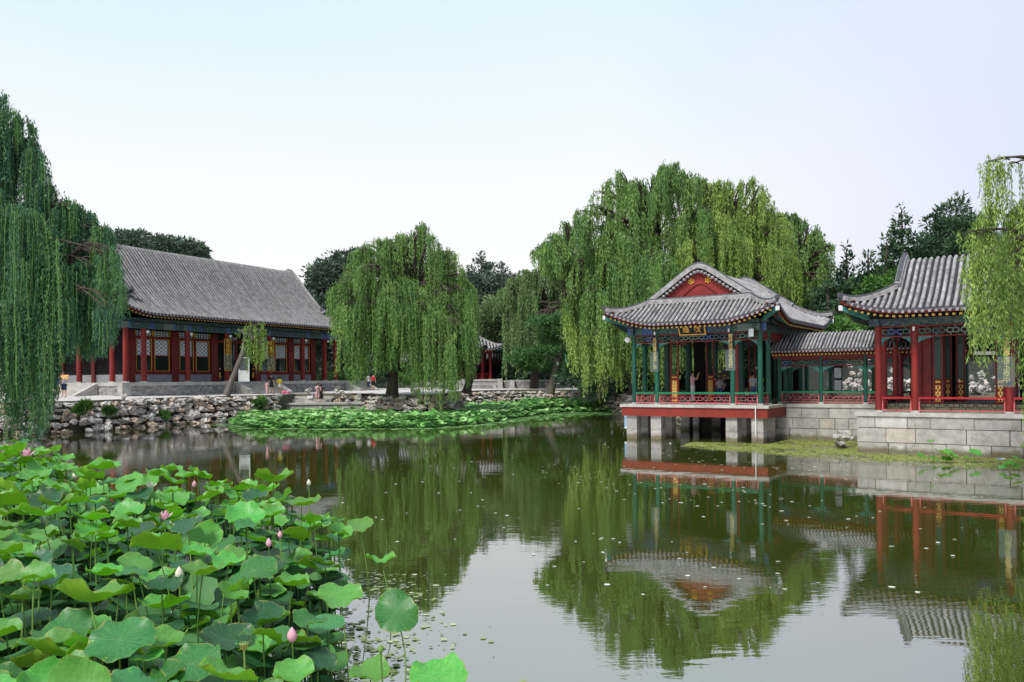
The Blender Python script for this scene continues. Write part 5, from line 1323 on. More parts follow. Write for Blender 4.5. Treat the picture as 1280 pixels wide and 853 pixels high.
# leaning pine with props
a = W(686, 492, 74)
it = []
for (px, py, w) in ((700, 428, 26), (672, 438, 24), (655, 448, 16), (722, 445, 22), (690, 415, 26), (712, 405, 22), (735, 432, 14), (668, 458, 14), (700, 395, 20), (680, 400, 14)):
    for j in range(7):
        p = W(px+random.uniform(-w, w)*.8, py+random.uniform(-3, 3), 74+random.uniform(-1.2, 1.2)); it.append((p.x, p.y, p.z, 1.1, 1.1, .32, 1))
t = clumps('leaning_pine', 'leaning pine with flat green tiers held up by thin poles', (a.x, 74, 1.6), None, it, 'pine_near', (.34, .1), 230, tr=.35, shell=.1, up=.5)
q = MB(); b = W(702, 436, 74); q.tube([(0, 0, 0), (.35, 0, 1.2), (b.x-a.x-.1, 0, b.z-1.6-.6), (b.x-a.x, 0, b.z-1.6), (b.x-a.x+.3, .2, b.z+.6), (b.x-a.x+.2, .2, b.z+2)], [.55, .36, .32, .3, .2, .08], 'bark_grey', 12); q.build('trunk', t)
def pole(px0, py0, px1, py1, d, lab, mat='pole_green', r=.06):
    a = W(px0, py0, d); b = W(px1, py1, d-1.2); q = MB(); q.tube([(0, 0, 0), (b-a)], [r, r], mat, 8); q.ball((0, 0, 0), r*1.2, mat, 8); o = q.build('tree_prop'); o.location = a; tag(o, lab, 'prop', 'poles propping the leaning pine')
pole(706, 441, 716, 489, 73, 'green pole propping the leaning pine, nearest its trunk'); pole(716, 448, 731, 486, 76, 'thin grey crossed pole right of the green prop', 'bark_grey', .045); pole(735, 450, 724, 486, 76.5, 'thin grey pole crossing the other grey one', 'bark_grey', .045)
# shrubs on the banks and behind the quay
def shrub(px, py, d, r, z, lab, n=15, mat='shrub', leaf=(.30, .07), dens=80, name='shrub'):
    p = W(px, py, d); it = [(p.x+random.uniform(-r, r)*.8, d+random.uniform(-r, r)*.5, z+random.uniform(.1, 1)*r, r*random.uniform(.2, .5), r*.3, r*random.uniform(.2, .5), random.uniform(.4, 1.2)) for _ in range(n)]
    clumps(name, lab, (p.x, d, z), None, it, mat, leaf, dens, cat='shrub', shell=.1, up=.8)
shrub(102, 508, 46.8, .5, 1.25, 'leafy green bush growing on the rocks at left'); shrub(137, 515, 47.5, .3, 1.1, 'yellow-green tuft on the rocks right of the bush', 12)
shrub(322, 505, 61.8, .55, 1.1, 'dark green plant growing on the rock bank below the hall steps', 18); shrub(205, 522, 55, .35, .5, 'small moss tuft low on the rock bank', 10)
shrub(398, 472, 84, 1.4, 2.2, 'bright green shrub seen between the last hall columns'); shrub(428, 474, 86, 1.6, 2.2, 'bright shrub right of the last hall column')
shrub(525, 455, 84, 1.8, 2.6, 'green bamboo-like shrub behind the central willow trunk', 30); shrub(505, 474, 82, 1.3, 2.3, 'low shrub left of the green bamboo-like one')
shrub(548, 462, 84, 1.6, 2.3, 'dark shrub between central willow and stub trunk', 24, 'conifer'); shrub(470, 470, 90, 2.0, 2.3, 'dark shrub behind the walking visitors', 30, 'conifer')
shrub(745, 482, 62, 1.2, 1.4, 'dark shrub on the bank left of the pavilion', 30, 'conifer')

# ------------------------------------------------------------------ lotus leaves
def blade_arrays(seed, cup, fold, ruffle, rings=6, seg=36, droop=0.0, tear=False):
    r_ = random.Random(seed); ph = [r_.uniform(0, 6.28) for _ in range(6)]
    V = [(0, 0, 0)]; UV = [(0, 0)]; rr = [.16, .38, .6, .78, .91, 1.0][:rings]
    for r in rr:
        for k in range(seg):
            a = 2*PI*k/seg
            R_ = r*(1+.07*math.sin(2*a+ph[0])*r+.045*math.sin(3*a+ph[1])*r+.02*math.sin(11*a+ph[2])*r**3)
            if tear: 
                da = abs((a-ph[3]+PI) % (2*PI)-PI); R_ *= 1-.45*max(0, 1-da/.35)*r
            z = .06*(1-math.exp(-r*7))*0+cup*r*r+fold*math.cos(2*a+ph[3])*r**2+ruffle*math.sin(4*a+ph[4])*r**4+ruffle*.6*math.sin(9*a+ph[5])*r**6+droop*math.cos(a+ph[1])*r**2.5-.25*abs(droop)*r**4
            V.append((R_*math.cos(a), R_*math.sin(a), z)); UV.append((k/seg, r))
    F = []; L = []
    for k in range(seg):
        k2 = (k+1) % seg; F.append((0, 1+k, 1+k2)); L.append(((k+.5)/seg, 0, k/seg, rr[0], (k+1)/seg, rr[0]))
    Q = []; QL = []
    for i in range(len(rr)-1):
        for k in range(seg):
            k2 = (k+1) % seg; Q.append((1+i*seg+k, 1+(i+1)*seg+k, 1+(i+1)*seg+k2, 1+i*seg+k2)); QL.append((k/seg, rr[i], k/seg, rr[i+1], (k+1)/seg, rr[i+1], (k+1)/seg, rr[i]))
    return V, F, L, Q, QL
def blade_mesh(name, seed, cup, fold, ruffle, top='leaf_top', **kw):
    V, F, L, Q, QL = blade_arrays(seed, cup, fold, ruffle, **kw); n = len(V)
    # underside: same sheet, 1.2 % of the radius lower
    V2 = [(x, y, z-.014) for x, y, z in V]
    faces = [tuple(f) for f in F]+[tuple(q) for q in Q]+[tuple(i+n for i in f[::-1]) for f in F]+[tuple(i+n for i in q[::-1]) for q in Q]
    me = bpy.data.meshes.new(name); me.from_pydata(V+V2, [], faces)
    uv = me.uv_layers.new(name='UVMap'); data = []
    for l in L: data += list(l)
    for l in QL: data += list(l)
    for l in L: p = [l[i:i+2] for i in (0, 2, 4)][::-1]; data += [c for q in p for c in q]
    for l in QL: p = [l[i:i+2] for i in (0, 2, 4, 6)][::-1]; data += [c for q in p for c in q]
    uv.data.foreach_set('uv', data)
    me.materials.append(MATS[top]); me.materials.append(MATS['leaf_under'])
    h = len(F)+len(Q); me.polygons.foreach_set('material_index', [0]*h+[1]*h); me.polygons.foreach_set('use_smooth', [True]*(2*h)); me.update()
    return me
VAR = []
rs = random.Random(3)
for i in range(16):
    VAR.append(blade_mesh('lotus_blade', i, rs.uniform(-.1, .42), rs.uniform(.04, .20), rs.uniform(.07, .13), ['leaf_top', 'leaf_top_pale', 'leaf_top', 'leaf_top_dark'][i % 4], droop=rs.uniform(-.25, .25), tear=(i == 11)))
FLAT = [blade_mesh('lotus_blade', 40+i, rs.uniform(-.03, .06), rs.uniform(.0, .05), .03, ['leaf_top_dark', 'leaf_top'][i % 2]) for i in range(4)]
CUPS = [blade_mesh('lotus_blade', 60+i, rs.uniform(.3, .5), rs.uniform(.08, .20), rs.uniform(.08, .14), 'leaf_top_pale', droop=rs.uniform(-.1, .1)) for i in range(4)]
def stalk_mesh(M, base, r=.008, bend=.12, mat='stalk'):
    inv = M.inverted(); top = M @ Vector((0, 0, -.008)); b = Vector(base); pts = []
    side = Vector((random.uniform(-1, 1), random.uniform(-1, 1), 0))*bend
    for i in range(8):
        f = i/7; p = top.lerp(b, f)+side*math.sin(PI*f)*(top-b).length*.5; pts.append(inv @ p)
    q = MB(); sc = M.to_scale()[0]; q.tube(pts, [r/sc*(.8+.4*i/7) for i in range(8)], mat, 6); return q
def lotus_leaf(pos, R_, yaw, tilt, tdir, mesh, label, group, bend=.12, base=None):
    o = link('lotus_leaf', mesh); o.location = pos
    rot = Matrix.Rotation(tdir, 4, 'Z') @ Matrix.Rotation(tilt, 4, 'X') @ Matrix.Rotation(yaw, 4, 'Z')
    M = Matrix.Translation(pos) @ rot @ Matrix.Scale(R_, 4); o.matrix_world = M
    o.rotation_euler = rot.to_euler(); o.scale = (R_, R_, R_)
    b = base or (pos[0]+random.uniform(-.15, .15)*pos[2], pos[1]+random.uniform(-.15, .15)*pos[2], -.1)
    s = stalk_mesh(M, b, .0075 if pos[1] < 30 else .012, bend).build('stalk', o)
    tag(o, label, 'lotus leaf', group); return o
GL = 'lotus leaves of the near bed'
placed = []
def hand(px, py, wpx, real, mesh, tilt, tdir, label, bend=.12, base=None):
    d = real*1000/wpx; p = W(px, py, d); placed.append((p.x, p.y, real*.42))
    return lotus_leaf(p, real*.45, random.uniform(0, 6), math.radians(tilt), math.radians(tdir), mesh, label, GL, bend, base)
# tilt>0 about X then turned by tdir: tdir 0 leans the top face towards the camera
hand(495, 765, 62, .48, VAR[2], 52, 8, 'big round leaf turned to the viewer, alone at the right edge of the near bed', .2)
hand(476, 702, 41, .42, CUPS[0], -8, 20, 'small pale cupped leaf on a thin bent stalk, above the big round one', .3, (W(461, 800, 8.2).x, 9.6, -.1))
hand(450, 658, 40, .44, VAR[1], 12, -40, 'ruffled blue-green leaf at the upper right tip of the near bed')
hand(433, 697, 26, .36, FLAT[0], 78, 60, 'leaf standing on edge left of the small pale cupped leaf')
hand(425, 748, 66, .52, VAR[5], 14, 10, 'wide blue-green leaf with a drooping front lip, left of the big round leaf')
hand(361, 667, 56, .52, VAR[8], -10, -20, 'broad leaf with bright underside above the pink bud')
hand(393, 652, 40, .46, CUPS[1], -12, 30, 'bright cupped leaf near the upper right of the bed')
hand(377, 632, 50, .5, VAR[9], -6, -10, 'pale rippled leaf third from the upper right tip')
hand(316, 714, 66, .5, VAR[0], 26, -30, 'large pale green leaf with fine veins, centre right of the bed')
hand(342, 602, 52, .7, CUPS[2], -14, 0, 'light green leaf at the far rim of the bed under the hall reflection')
hand(390, 721, 42, .44, FLAT[2], 25, 30, 'dark blue-green leaf in the shade behind the wide drooping leaf')
hand(408, 778, 56, .4, FLAT[3], 6, 0, 'flat leaf lying on the water right of the pink bud', .1)
hand(398, 826, 52, .34, VAR[11], 30, 60, 'torn green leaf directly below the pink bud')
hand(463, 845, 60, .40, CUPS[3], 4, 0, 'scalloped leaf at the bottom edge beside a green bud')
hand(550, 849, 84, .46, VAR[5], 10, -20, 'scalloped leaf at the bottom edge, farthest right')
hand(335, 768, 56, .46, FLAT[0], 30, -10, 'dark leaf behind the pink bud')
hand(196, 686, 70, .54, CUPS[0], -18, 5, 'glowing yellow-green cupped leaf in the middle of the bed')
hand(112, 752, 86, .54, CUPS[2], -22, -5, 'large leaf with bright underside on a long curved stalk, lower left', .35)
hand(204, 760, 66, .5, CUPS[1], -10, 10, 'cupped leaf right of the one on the long curved stalk')
hand(255, 772, 60, .48, VAR[13], -16, -40, 'drooping yellow-green leaf, lower centre')
hand(117, 650, 57, .56, CUPS[3], -12, 15, 'pale leaf with upturned rim, middle left')
hand(51, 645, 58, .56, CUPS[1], -10, -12, 'light leaf with a bright lip near the left edge')
hand(18, 833, 70, .46, CUPS[2], -14, 0, 'yellow-green leaf cut by the bottom left corner')
hand(65, 722, 66, .52, VAR[3], 20, 20, 'dark blue-green leaf at left, third row from the bottom')
hand(80, 790, 80, .5, VAR[4], 22, -10, 'broad dull green leaf, lower left')
hand(150, 800, 86, .5, VAR[6], 26, 10, 'dished dark leaf near the bottom')
hand(240, 830, 84, .48, VAR[2], 20, -15, 'rippled leaf near the bottom, left of the pink bud')
hand(280, 800, 70, .46, VAR[7], 14, 20, 'blue-green leaf low beside the yellow seed pod')
poly = [(-1.35, 4.6), (-1.5, 5.6), (-1.75, 7.4), (-2.05, 9.2), (-2.3, 11.0), (-3.0, 12.4), (-3.9, 14.0), (-4.9, 15.0), (-6.6, 15.7), (-8.6, 17), (-11, 19.8), (-13.6, 24), (-17, 25), (-20, 24), (-14.2, 17), (-10, 12), (-6.6, 7.5), (-4.6, 4.6)]
def inside(x, y, P):
    c = False; j = len(P)-1
    for i in range(len(P)):
        if (P[i][1] > y) != (P[j][1] > y) and x < (P[j][0]-P[i][0])*(y-P[i][1])/(P[j][1]-P[i][1])+P[i][0]: c = not c
        j = i
    return c
rs = random.Random(21); LBL = ['blue-green ruffled leaf among many alike in the near lotus bed', 'bright cupped leaf among many alike in the near lotus bed', 'dull dark leaf half hidden among others in the near lotus bed']
GRP = ['blue-green leaves of the near lotus bed', 'bright cupped leaves of the near lotus bed', 'dark leaves of the near lotus bed']
specs = []; tries = 0
while len(specs) < 760 and tries < 60000:
    tries += 1; y = 5.0+(25-5.0)*rs.random()**1.3; x = rs.uniform(-20, -.5)
    if not inside(x, y, poly): continue
    md = .18 if y < 9 else .26 if y < 15 else .38
    if any((x-a)**2+(y-b)**2 < (md*.5+c*.25)**2 for a, b, c in placed): continue
    R_ = rs.uniform(.14, .25)*(1.15 if y > 14 else 1 if y > 9 else .84); z = rs.uniform(.62, 1.42) if y < 15 else rs.uniform(.75, 1.35)
    edge = not inside(x+.8, y+.6, poly)
    if edge: z *= .75
    if y < 6.4: z = min(z, 1.0)
    k = rs.random(); placed.append((x, y, R_))
    if k < .42: m = rs.choice(VAR); g_ = 0
    elif k < .86: m = rs.choice(CUPS); g_ = 1
    else: m = rs.choice(FLAT); g_ = 2; z *= .72
    specs.append((Vector((x, y, z)), R_, rs.uniform(0, 6.3), rs.gauss(-2, 19)*PI/180, rs.uniform(-PI, PI), m, g_, rs.uniform(.02, .2)))
specs.sort(key=lambda q: -q[1]/q[0].y)
for q in specs[:262]: lotus_leaf(*q[:6], LBL[q[6]], GRP[q[6]], q[7])
# the smaller, farther ones read as one mass
BV = []; BF = []; BM = []; BU = []; mats_ = ['leaf_top', 'leaf_top_pale', 'leaf_top_dark', 'leaf_under', 'stalk']
for q in specs[262:]:
    M = Matrix.Translation(q[0]) @ Matrix.Rotation(q[4], 4, 'Z') @ Matrix.Rotation(q[3], 4, 'X') @ Matrix.Rotation(q[2], 4, 'Z') @ Matrix.Scale(q[1], 4)
    me = q[5]; o = len(BV); BV += [tuple(M @ v.co) for v in me.vertices]; ti = mats_.index(me.materials[0].name); uvd = me.uv_layers[0].data
    for p_ in me.polygons:
        BF.append(tuple(i+o for i in p_.vertices)); BM.append(3 if p_.material_index else ti); BU += [c for li in p_.loop_indices for c in uvd[li].uv]
    o = len(BV); x, y, z = q[0]; BV += [(x-.011, y, z-.01), (x+.011, y, z-.01), (x+.05, y, -.1), (x+.035, y, -.1)]; BF.append((o, o+1, o+2, o+3)); BM.append(4); BU += [0]*8
me = bpy.data.meshes.new('lotus_leaf_mass'); me.from_pydata(BV, [], BF)
for m_ in mats_: me.materials.append(MATS[m_])
l_ = me.uv_layers.new(name='UVMap'); l_.data.foreach_set('uv', BU); me.polygons.foreach_set('material_index', BM); me.polygons.foreach_set('use_smooth', [True]*len(BF)); me.update()
tag(link('lotus_leaf_mass', me), 'crowded smaller lotus leaves filling the back of the near bed', 'lotus leaves', None, 'stuff')
print('leaves', len(specs), tries)
# undergrowth: low young and shaded leaves nobody could count
def leaf_field(name, pts, mat, seg=10, kind='stuff', lab=None, cat=None, stalks=True):
    V = []; F3 = []; T = []; o = 0; 
    for (x, y, z, r) in pts:
        a0 = rng.uniform(0, 6.3); cup = rng.uniform(-.1, .4)*r; tx, ty = rng.normal(0, .25, 2); ph = rng.uniform(0, 6, 2); t = rng.random()
        an = a0+np.arange(seg)*2*PI/seg; rr = r*(1+.12*np.sin(2*an+ph[0])); ringx = rr*np.cos(an); ringy = rr*np.sin(an)
        for f, zz in ((.5, cup*.25), (1, cup)):
            V.append(np.stack([x+ringx*f, y+ringy*f, z+zz+f*(ringx*tx+ringy*ty)+r*.12*np.sin(3*an+ph[1])*f*f], 1))
        V.append(np.array([[x, y, z]])); c = o+2*seg
        for k in range(seg):
            k2 = (k+1) % seg; F3 += [(c, o+k, o+k2), (o+k, o+seg+k, o+seg+k2), (o+k, o+seg+k2, o+k2)]
        T.append(np.full(2*seg+1, t)); o += 2*seg+1
        if stalks:
            w = .010 if y < 30 else .016; V.append(np.array([[x-w, y, z-.01], [x+w, y, z-.01], [x+.05, y, -.1], [x, y+w, z-.01]])); F3 += [(o, o+1, o+2), (o+3, o+1, o+2)]; T.append(np.full(4, t*.5)); o += 4
    ob = np_mesh(name, np.concatenate(V), F3, None, [mat], None, np.concatenate(T), True)
    tag(ob, lab, cat, None, kind); return ob
foliage('leaf_low', (.018, .07, .025), (.035, .12, .04), (.08, .22, .06), .2, .45)  # dark greens paint in the shadow depth beneath the near leaves
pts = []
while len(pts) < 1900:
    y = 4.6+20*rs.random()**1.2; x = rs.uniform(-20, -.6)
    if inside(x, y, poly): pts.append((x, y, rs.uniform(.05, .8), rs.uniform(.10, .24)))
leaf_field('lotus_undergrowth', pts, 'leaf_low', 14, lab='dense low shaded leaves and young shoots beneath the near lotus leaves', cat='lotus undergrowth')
# far lotus bed
polyF = [(-20, 56.3), (-17, 51.8), (-12, 50), (-5.5, 49.6), (-2.6, 52.5), (-.6, 58), (1.6, 65), (4.6, 71), (11, 71), (11, 67), (13, 67), (12.5, 73), (9, 76), (5, 79.5), (1, 81.5), (-3, 79.5), (-5.0, 74), (-4.8, 62), (-6.6, 58.2), (-10, 62), (-12, 66), (-18.4, 65.8), (-20.2, 60.6)]
pts = []
while len(pts) < 8500:
    y = rs.uniform(49, 82); x = rs.uniform(-21, 13)
    if inside(x, y, polyF):
        nearA = not inside(x, y-1.6, polyF)
        hgt = rs.uniform(.05, .45) if nearA else rs.uniform(.25, .75)+(.35 if x > 1 else 0); pts.append((x, y, hgt*rs.uniform(.6, 1.1), rs.uniform(.13, .28)))
leaf_field('lotus_bed', pts, 'lotus_far', 8, lab='wide bright green bed of lotus leaves along the far bank', cat='lotus bed')
# floating pads at the rim of the far bed and near bed
def pads(name, gen, n, smin, smax, mat, lab, cat, z=.006, seg=7, lift=.01):
    V = []; F_ = []; T = []; o = 0
    for _ in range(n):
        x, y = gen(); r = rng.uniform(smin, smax)*(rng.random()**.5*.6+.5); a = rng.uniform(0, 6.3)+np.arange(seg)*2*PI/seg
        q = rng.uniform(.6, 1.3, seg); V.append(np.stack([x+r*q*np.cos(a), y+r*q*np.sin(a)*.9, np.full(seg, z+rng.random()*lift)], 1)); F_.append(np.arange(seg)+o); o += seg; T.append(np.full(seg, rng.random()))
    return tag(np_mesh(name, np.concatenate(V), np.array(F_), None, [mat], None, np.concatenate(T)), lab, cat, None, 'stuff')
def in_poly_gen(P, soft=0):
    xs_ = [p[0] for p in P]; ys_ = [p[1] for p in P]
    def g():
        while True:
            x = rng.uniform(min(xs_), max(xs_)); y = rng.uniform(min(ys_), max(ys_))
            if inside(x, y, P): return x, y
    return g
far_rim = [(-21, 55), (-17, 50.6), (-12, 48.8), (-5, 48.2), (-2, 51), (0, 56), (2.6, 61), (5, 64), (10, 66), (10, 71), (4.6, 71), (1.6, 65), (-.6, 58), (-2.6, 52.5), (-5.5, 49.6), (-12, 50), (-17, 51.8), (-20, 56.3)]
pads('floating_leaves', in_poly_gen(far_rim), 900, .10, .30, 'lotus_far', 'small floating lotus leaves along the open edge of the far bed', 'floating leaves')
foliage('pond_pads', (.12, .18, .06), (.25, .32, .14), (.45, .5, .32), .1, .6)
def near_gen():
    while True:
        t_ = rng.random(); i = rng.integers(1, 7); a = poly[i]; b = poly[i+1]; x = a[0]+(b[0]-a[0])*t_+abs(rng.normal(0, .38))*(1.6 if 1 < i < 5 else .7); y = a[1]+(b[1]-a[1])*t_
        if rng.random() < .75 and math.sin(x*4+y*1.7)+math.sin(y*2.1-x) < -.1: continue
        return x, y
pads('floating_leaves', near_gen, 1500, .012, .05, 'pond_pads', 'small pale floating fragments beside the near lotus bed', 'floating leaves')
# duckweed mat
dw = [(8.4, 37.2), (11.4, 35.6), (13.3, 38.2), (17.6, 35.6), (13.4, 31.4), (15.9, 29.6), (18.6, 28.0), (20.5, 26.6), (19.5, 22.5), (16.8, 24.0), (14.2, 25.6), (12.4, 27.6), (10.6, 29.6), (9.0, 31.8), (7.2, 34.6)]
def dgen():
    g = in_poly_gen(dw)
    while True:
        x, y = g(); e = min(1, max(0, ((x*.72+y*.69)-28.6)/2.2+.2)) ; nz = .5+.25*math.sin(x*2.3+y*1.1)+.25*math.sin(x*.9-y*1.9)
        nz += .3*math.sin(x*7+y*5)*math.sin(y*6.3-x*3)
        if rng.random() < .06+e*.95*max(.1, (nz-.15)*1.25): return x, y
pads('duckweed', dgen, 48000, .012, .055, 'duckweed', 'mat of yellow-green duckweed below the stone plinths', 'duckweed', .004, 5, .008)
def sgen():
    while True:
        y = 11+50*rng.random()**1.1; x = rng.uniform(-.35, .62)*y
        den = math.exp(-((x/y-.28)/.2)**2)*math.exp(-((y-27)/12)**2)+.13
        if inside(x, y, poly) or x < -.3*y: continue
        if rng.random() < den*(.5+.5*math.sin(x*.8+y*.5)): return x, y
pads('floating_petals', sgen, 520, .012, .055, 'debris', 'scattered pale petals and specks drifting on the open pond', 'floating petals')

# ------------------------------------------------------------------ lotus buds, flowers and pods
def bud(px, py, d, h, mat, label, kind='bud', lean=0.05, name='lotus_bud'):
    p = W(px, py, d); root = empty(name, (p.x, p.y, p.z-h/2)); tag(root, label, 'lotus bud' if kind == 'bud' else 'lotus flower' if kind == 'open' else 'seed pod')
    r = h*.30
    if kind == 'bud':
        for k in range(5):
            q = MB(); vs = []; n = 7; a0 = k*2*PI/5
            for i in range(n):
                f = i/(n-1); rr = r*math.sin(PI*min(1, .08+.92*f)**.8)**.9*(1.0+.05*(k % 2))+.001
                if f > .97: rr = .002
                for j in range(5): a = a0+(j/4-.5)*2.0; vs.append((rr*math.cos(a), rr*math.sin(a), h*f))
            q.add(vs, [(i*5+j, i*5+j+1, i*5+j+6, i*5+j+5) for i in range(n-1) for j in range(4)], mat, .3+.12*k, True); q.build('petal', root)
    elif kind == 'open':
        for k in range(9):
            q = MB(); a0 = k*2*PI/9+random.random()*.3; op = .35+.5*(k % 2)+random.random()*.2; vs = []; n = 6
            for i in range(n):
                f = i/(n-1); w = h*.32*math.sin(PI*(.12+.86*f)); out = h*(.1+f*op*.9-.2*f*f); z = h*(f*(1.05-op*.45))
                for j in range(3): s = (j-1)*w*.5; vs.append((out*math.cos(a0)-s*math.sin(a0), out*math.sin(a0)+s*math.cos(a0), z+abs(j-1)*w*.2))
            q.add(vs, [(i*3+j, i*3+j+1, i*3+j+4, i*3+j+3) for i in range(n-1) for j in range(2)], mat, .4+.5*random.random(), True); q.build('petal', root)
        q = MB(); q.cyl(0, 0, 0, h*.35, h*.08, h*.2, 'pod', 10); q.build('seed_head', root)
    else:
        q = MB(); q.cyl(0, 0, 0, h*.8, h*.12, h*.55, 'pod', 12); q.cyl(0, 0, h*.8, h*.9, h*.55, h*.5, 'stalk', 12)
        for k in range(6): q.ball((h*.3*math.cos(k), h*.3*math.sin(k), h*.92), h*.07, 'bark', 6)
        q.build('pod_head', root)
    q = MB(); L = p.z-h/2+.1; q.tube([(0, 0, 0), (lean*.3, 0, -L*.35), (lean, 0, -L*.7), (lean*1.2, .02, -L)], .007, 'stalk', 6); q.build('stalk', root); return root
bud(365, 793, 6.4, .12, 'petal_pink', 'plump pink lotus bud, the largest, low at the right of the bed')
bud(336, 678, 8.2, .09, 'petal_pink', 'slim pink lotus bud on a tall stalk above the large veined leaf')
bud(33, 565, 20, .30, 'petal_pink', 'pink lotus flower at the far left tip of the near bed', 'open', name='lotus_flower')
bud(187, 606, 13.5, .16, 'petal_white', 'white lotus flower at the back of the near bed', 'open', name='lotus_flower')
bud(94, 593, 16, .16, 'petal_white', 'small pale lotus bud at the back, left of the white flower')
bud(224, 716, 7.6, .12, 'petal_white', 'white half-open lotus bud in the middle of the bed')
bud(206, 643, 10.5, .14, 'petal_pink', 'small pink lotus flower half hidden among leaves', 'open', name='lotus_flower')
bud(386, 603, 11.5, .09, 'petal_white', 'greenish white lotus bud standing over the water at the right rim')
bud(476, 811, 6.3, .07, 'stalk', 'green closed lotus bud near the bottom edge')
bud(305, 808, 6.0, .07, 'pod', 'yellow lotus seed pod near the bottom', 'pod', name='lotus_seed_pod')
bud(350, 668, 9.0, .08, 'petal_pink', 'pale pink bud touching a leaf near the right of the bed')
bud(243, 560+45, 14, .12, 'petal_pink', 'tiny pink bud at the back of the near bed')
# small clump growing from the duckweed
GQ = 'lotus leaves growing in the duckweed by the red pavilion plinth'
for i, (px, py, w, lab) in enumerate([(1163, 552, 9, 'topmost small leaf of the clump against the plinth'), (1180, 567, 17, 'largest leaf of the clump against the plinth'), (1152, 571, 13, 'yellowing leaf at left of the clump against the plinth'), (1168, 574, 13, 'front left leaf of the clump against the plinth'),
                                 (1192, 571, 12, 'middle leaf of the clump against the plinth'), (1219, 567, 15, 'right outlying leaf beside the clump against the plinth'), (1210, 573, 11, 'low leaf beside the right outlying one'), (1184, 577, 13, 'lowest leaf of the clump against the plinth'), (1262, 580, 13, 'small leaf at the right edge in the duckweed'), (1272, 574, 12, 'upper leaf at the right edge in the duckweed'), (1268, 590, 12, 'lower leaf at the right edge in the duckweed'), (1254, 588, 9, 'tiny leaf at the right edge in the duckweed')]):
    d = 27.2 if i < 8 else 25.0; p = W(px, py, d); p.z = max(.1, p.z); lotus_leaf(p, w*d/2000*1.1, random.uniform(0, 6), math.radians(random.uniform(5, 35)), random.uniform(-1, 1), [VAR[1], CUPS[0], VAR[5]][i % 3], lab, GQ)
q = MB(); q.obox((0, 0, .02), (.11, .03, 0), (-.02, .06, .01), (0, 0, .02), 'blue_board'); q.obox((.06, 0, .045), (.05, .0, 0), (0, .05, .0), (0, 0, .012), 'white_paint'); o = q.build('litter_packet'); o.location = W(1252, 577, 28.2); o.location.z = 0; tag(o, 'scrap of blue and white litter floating in the duckweed', 'litter')

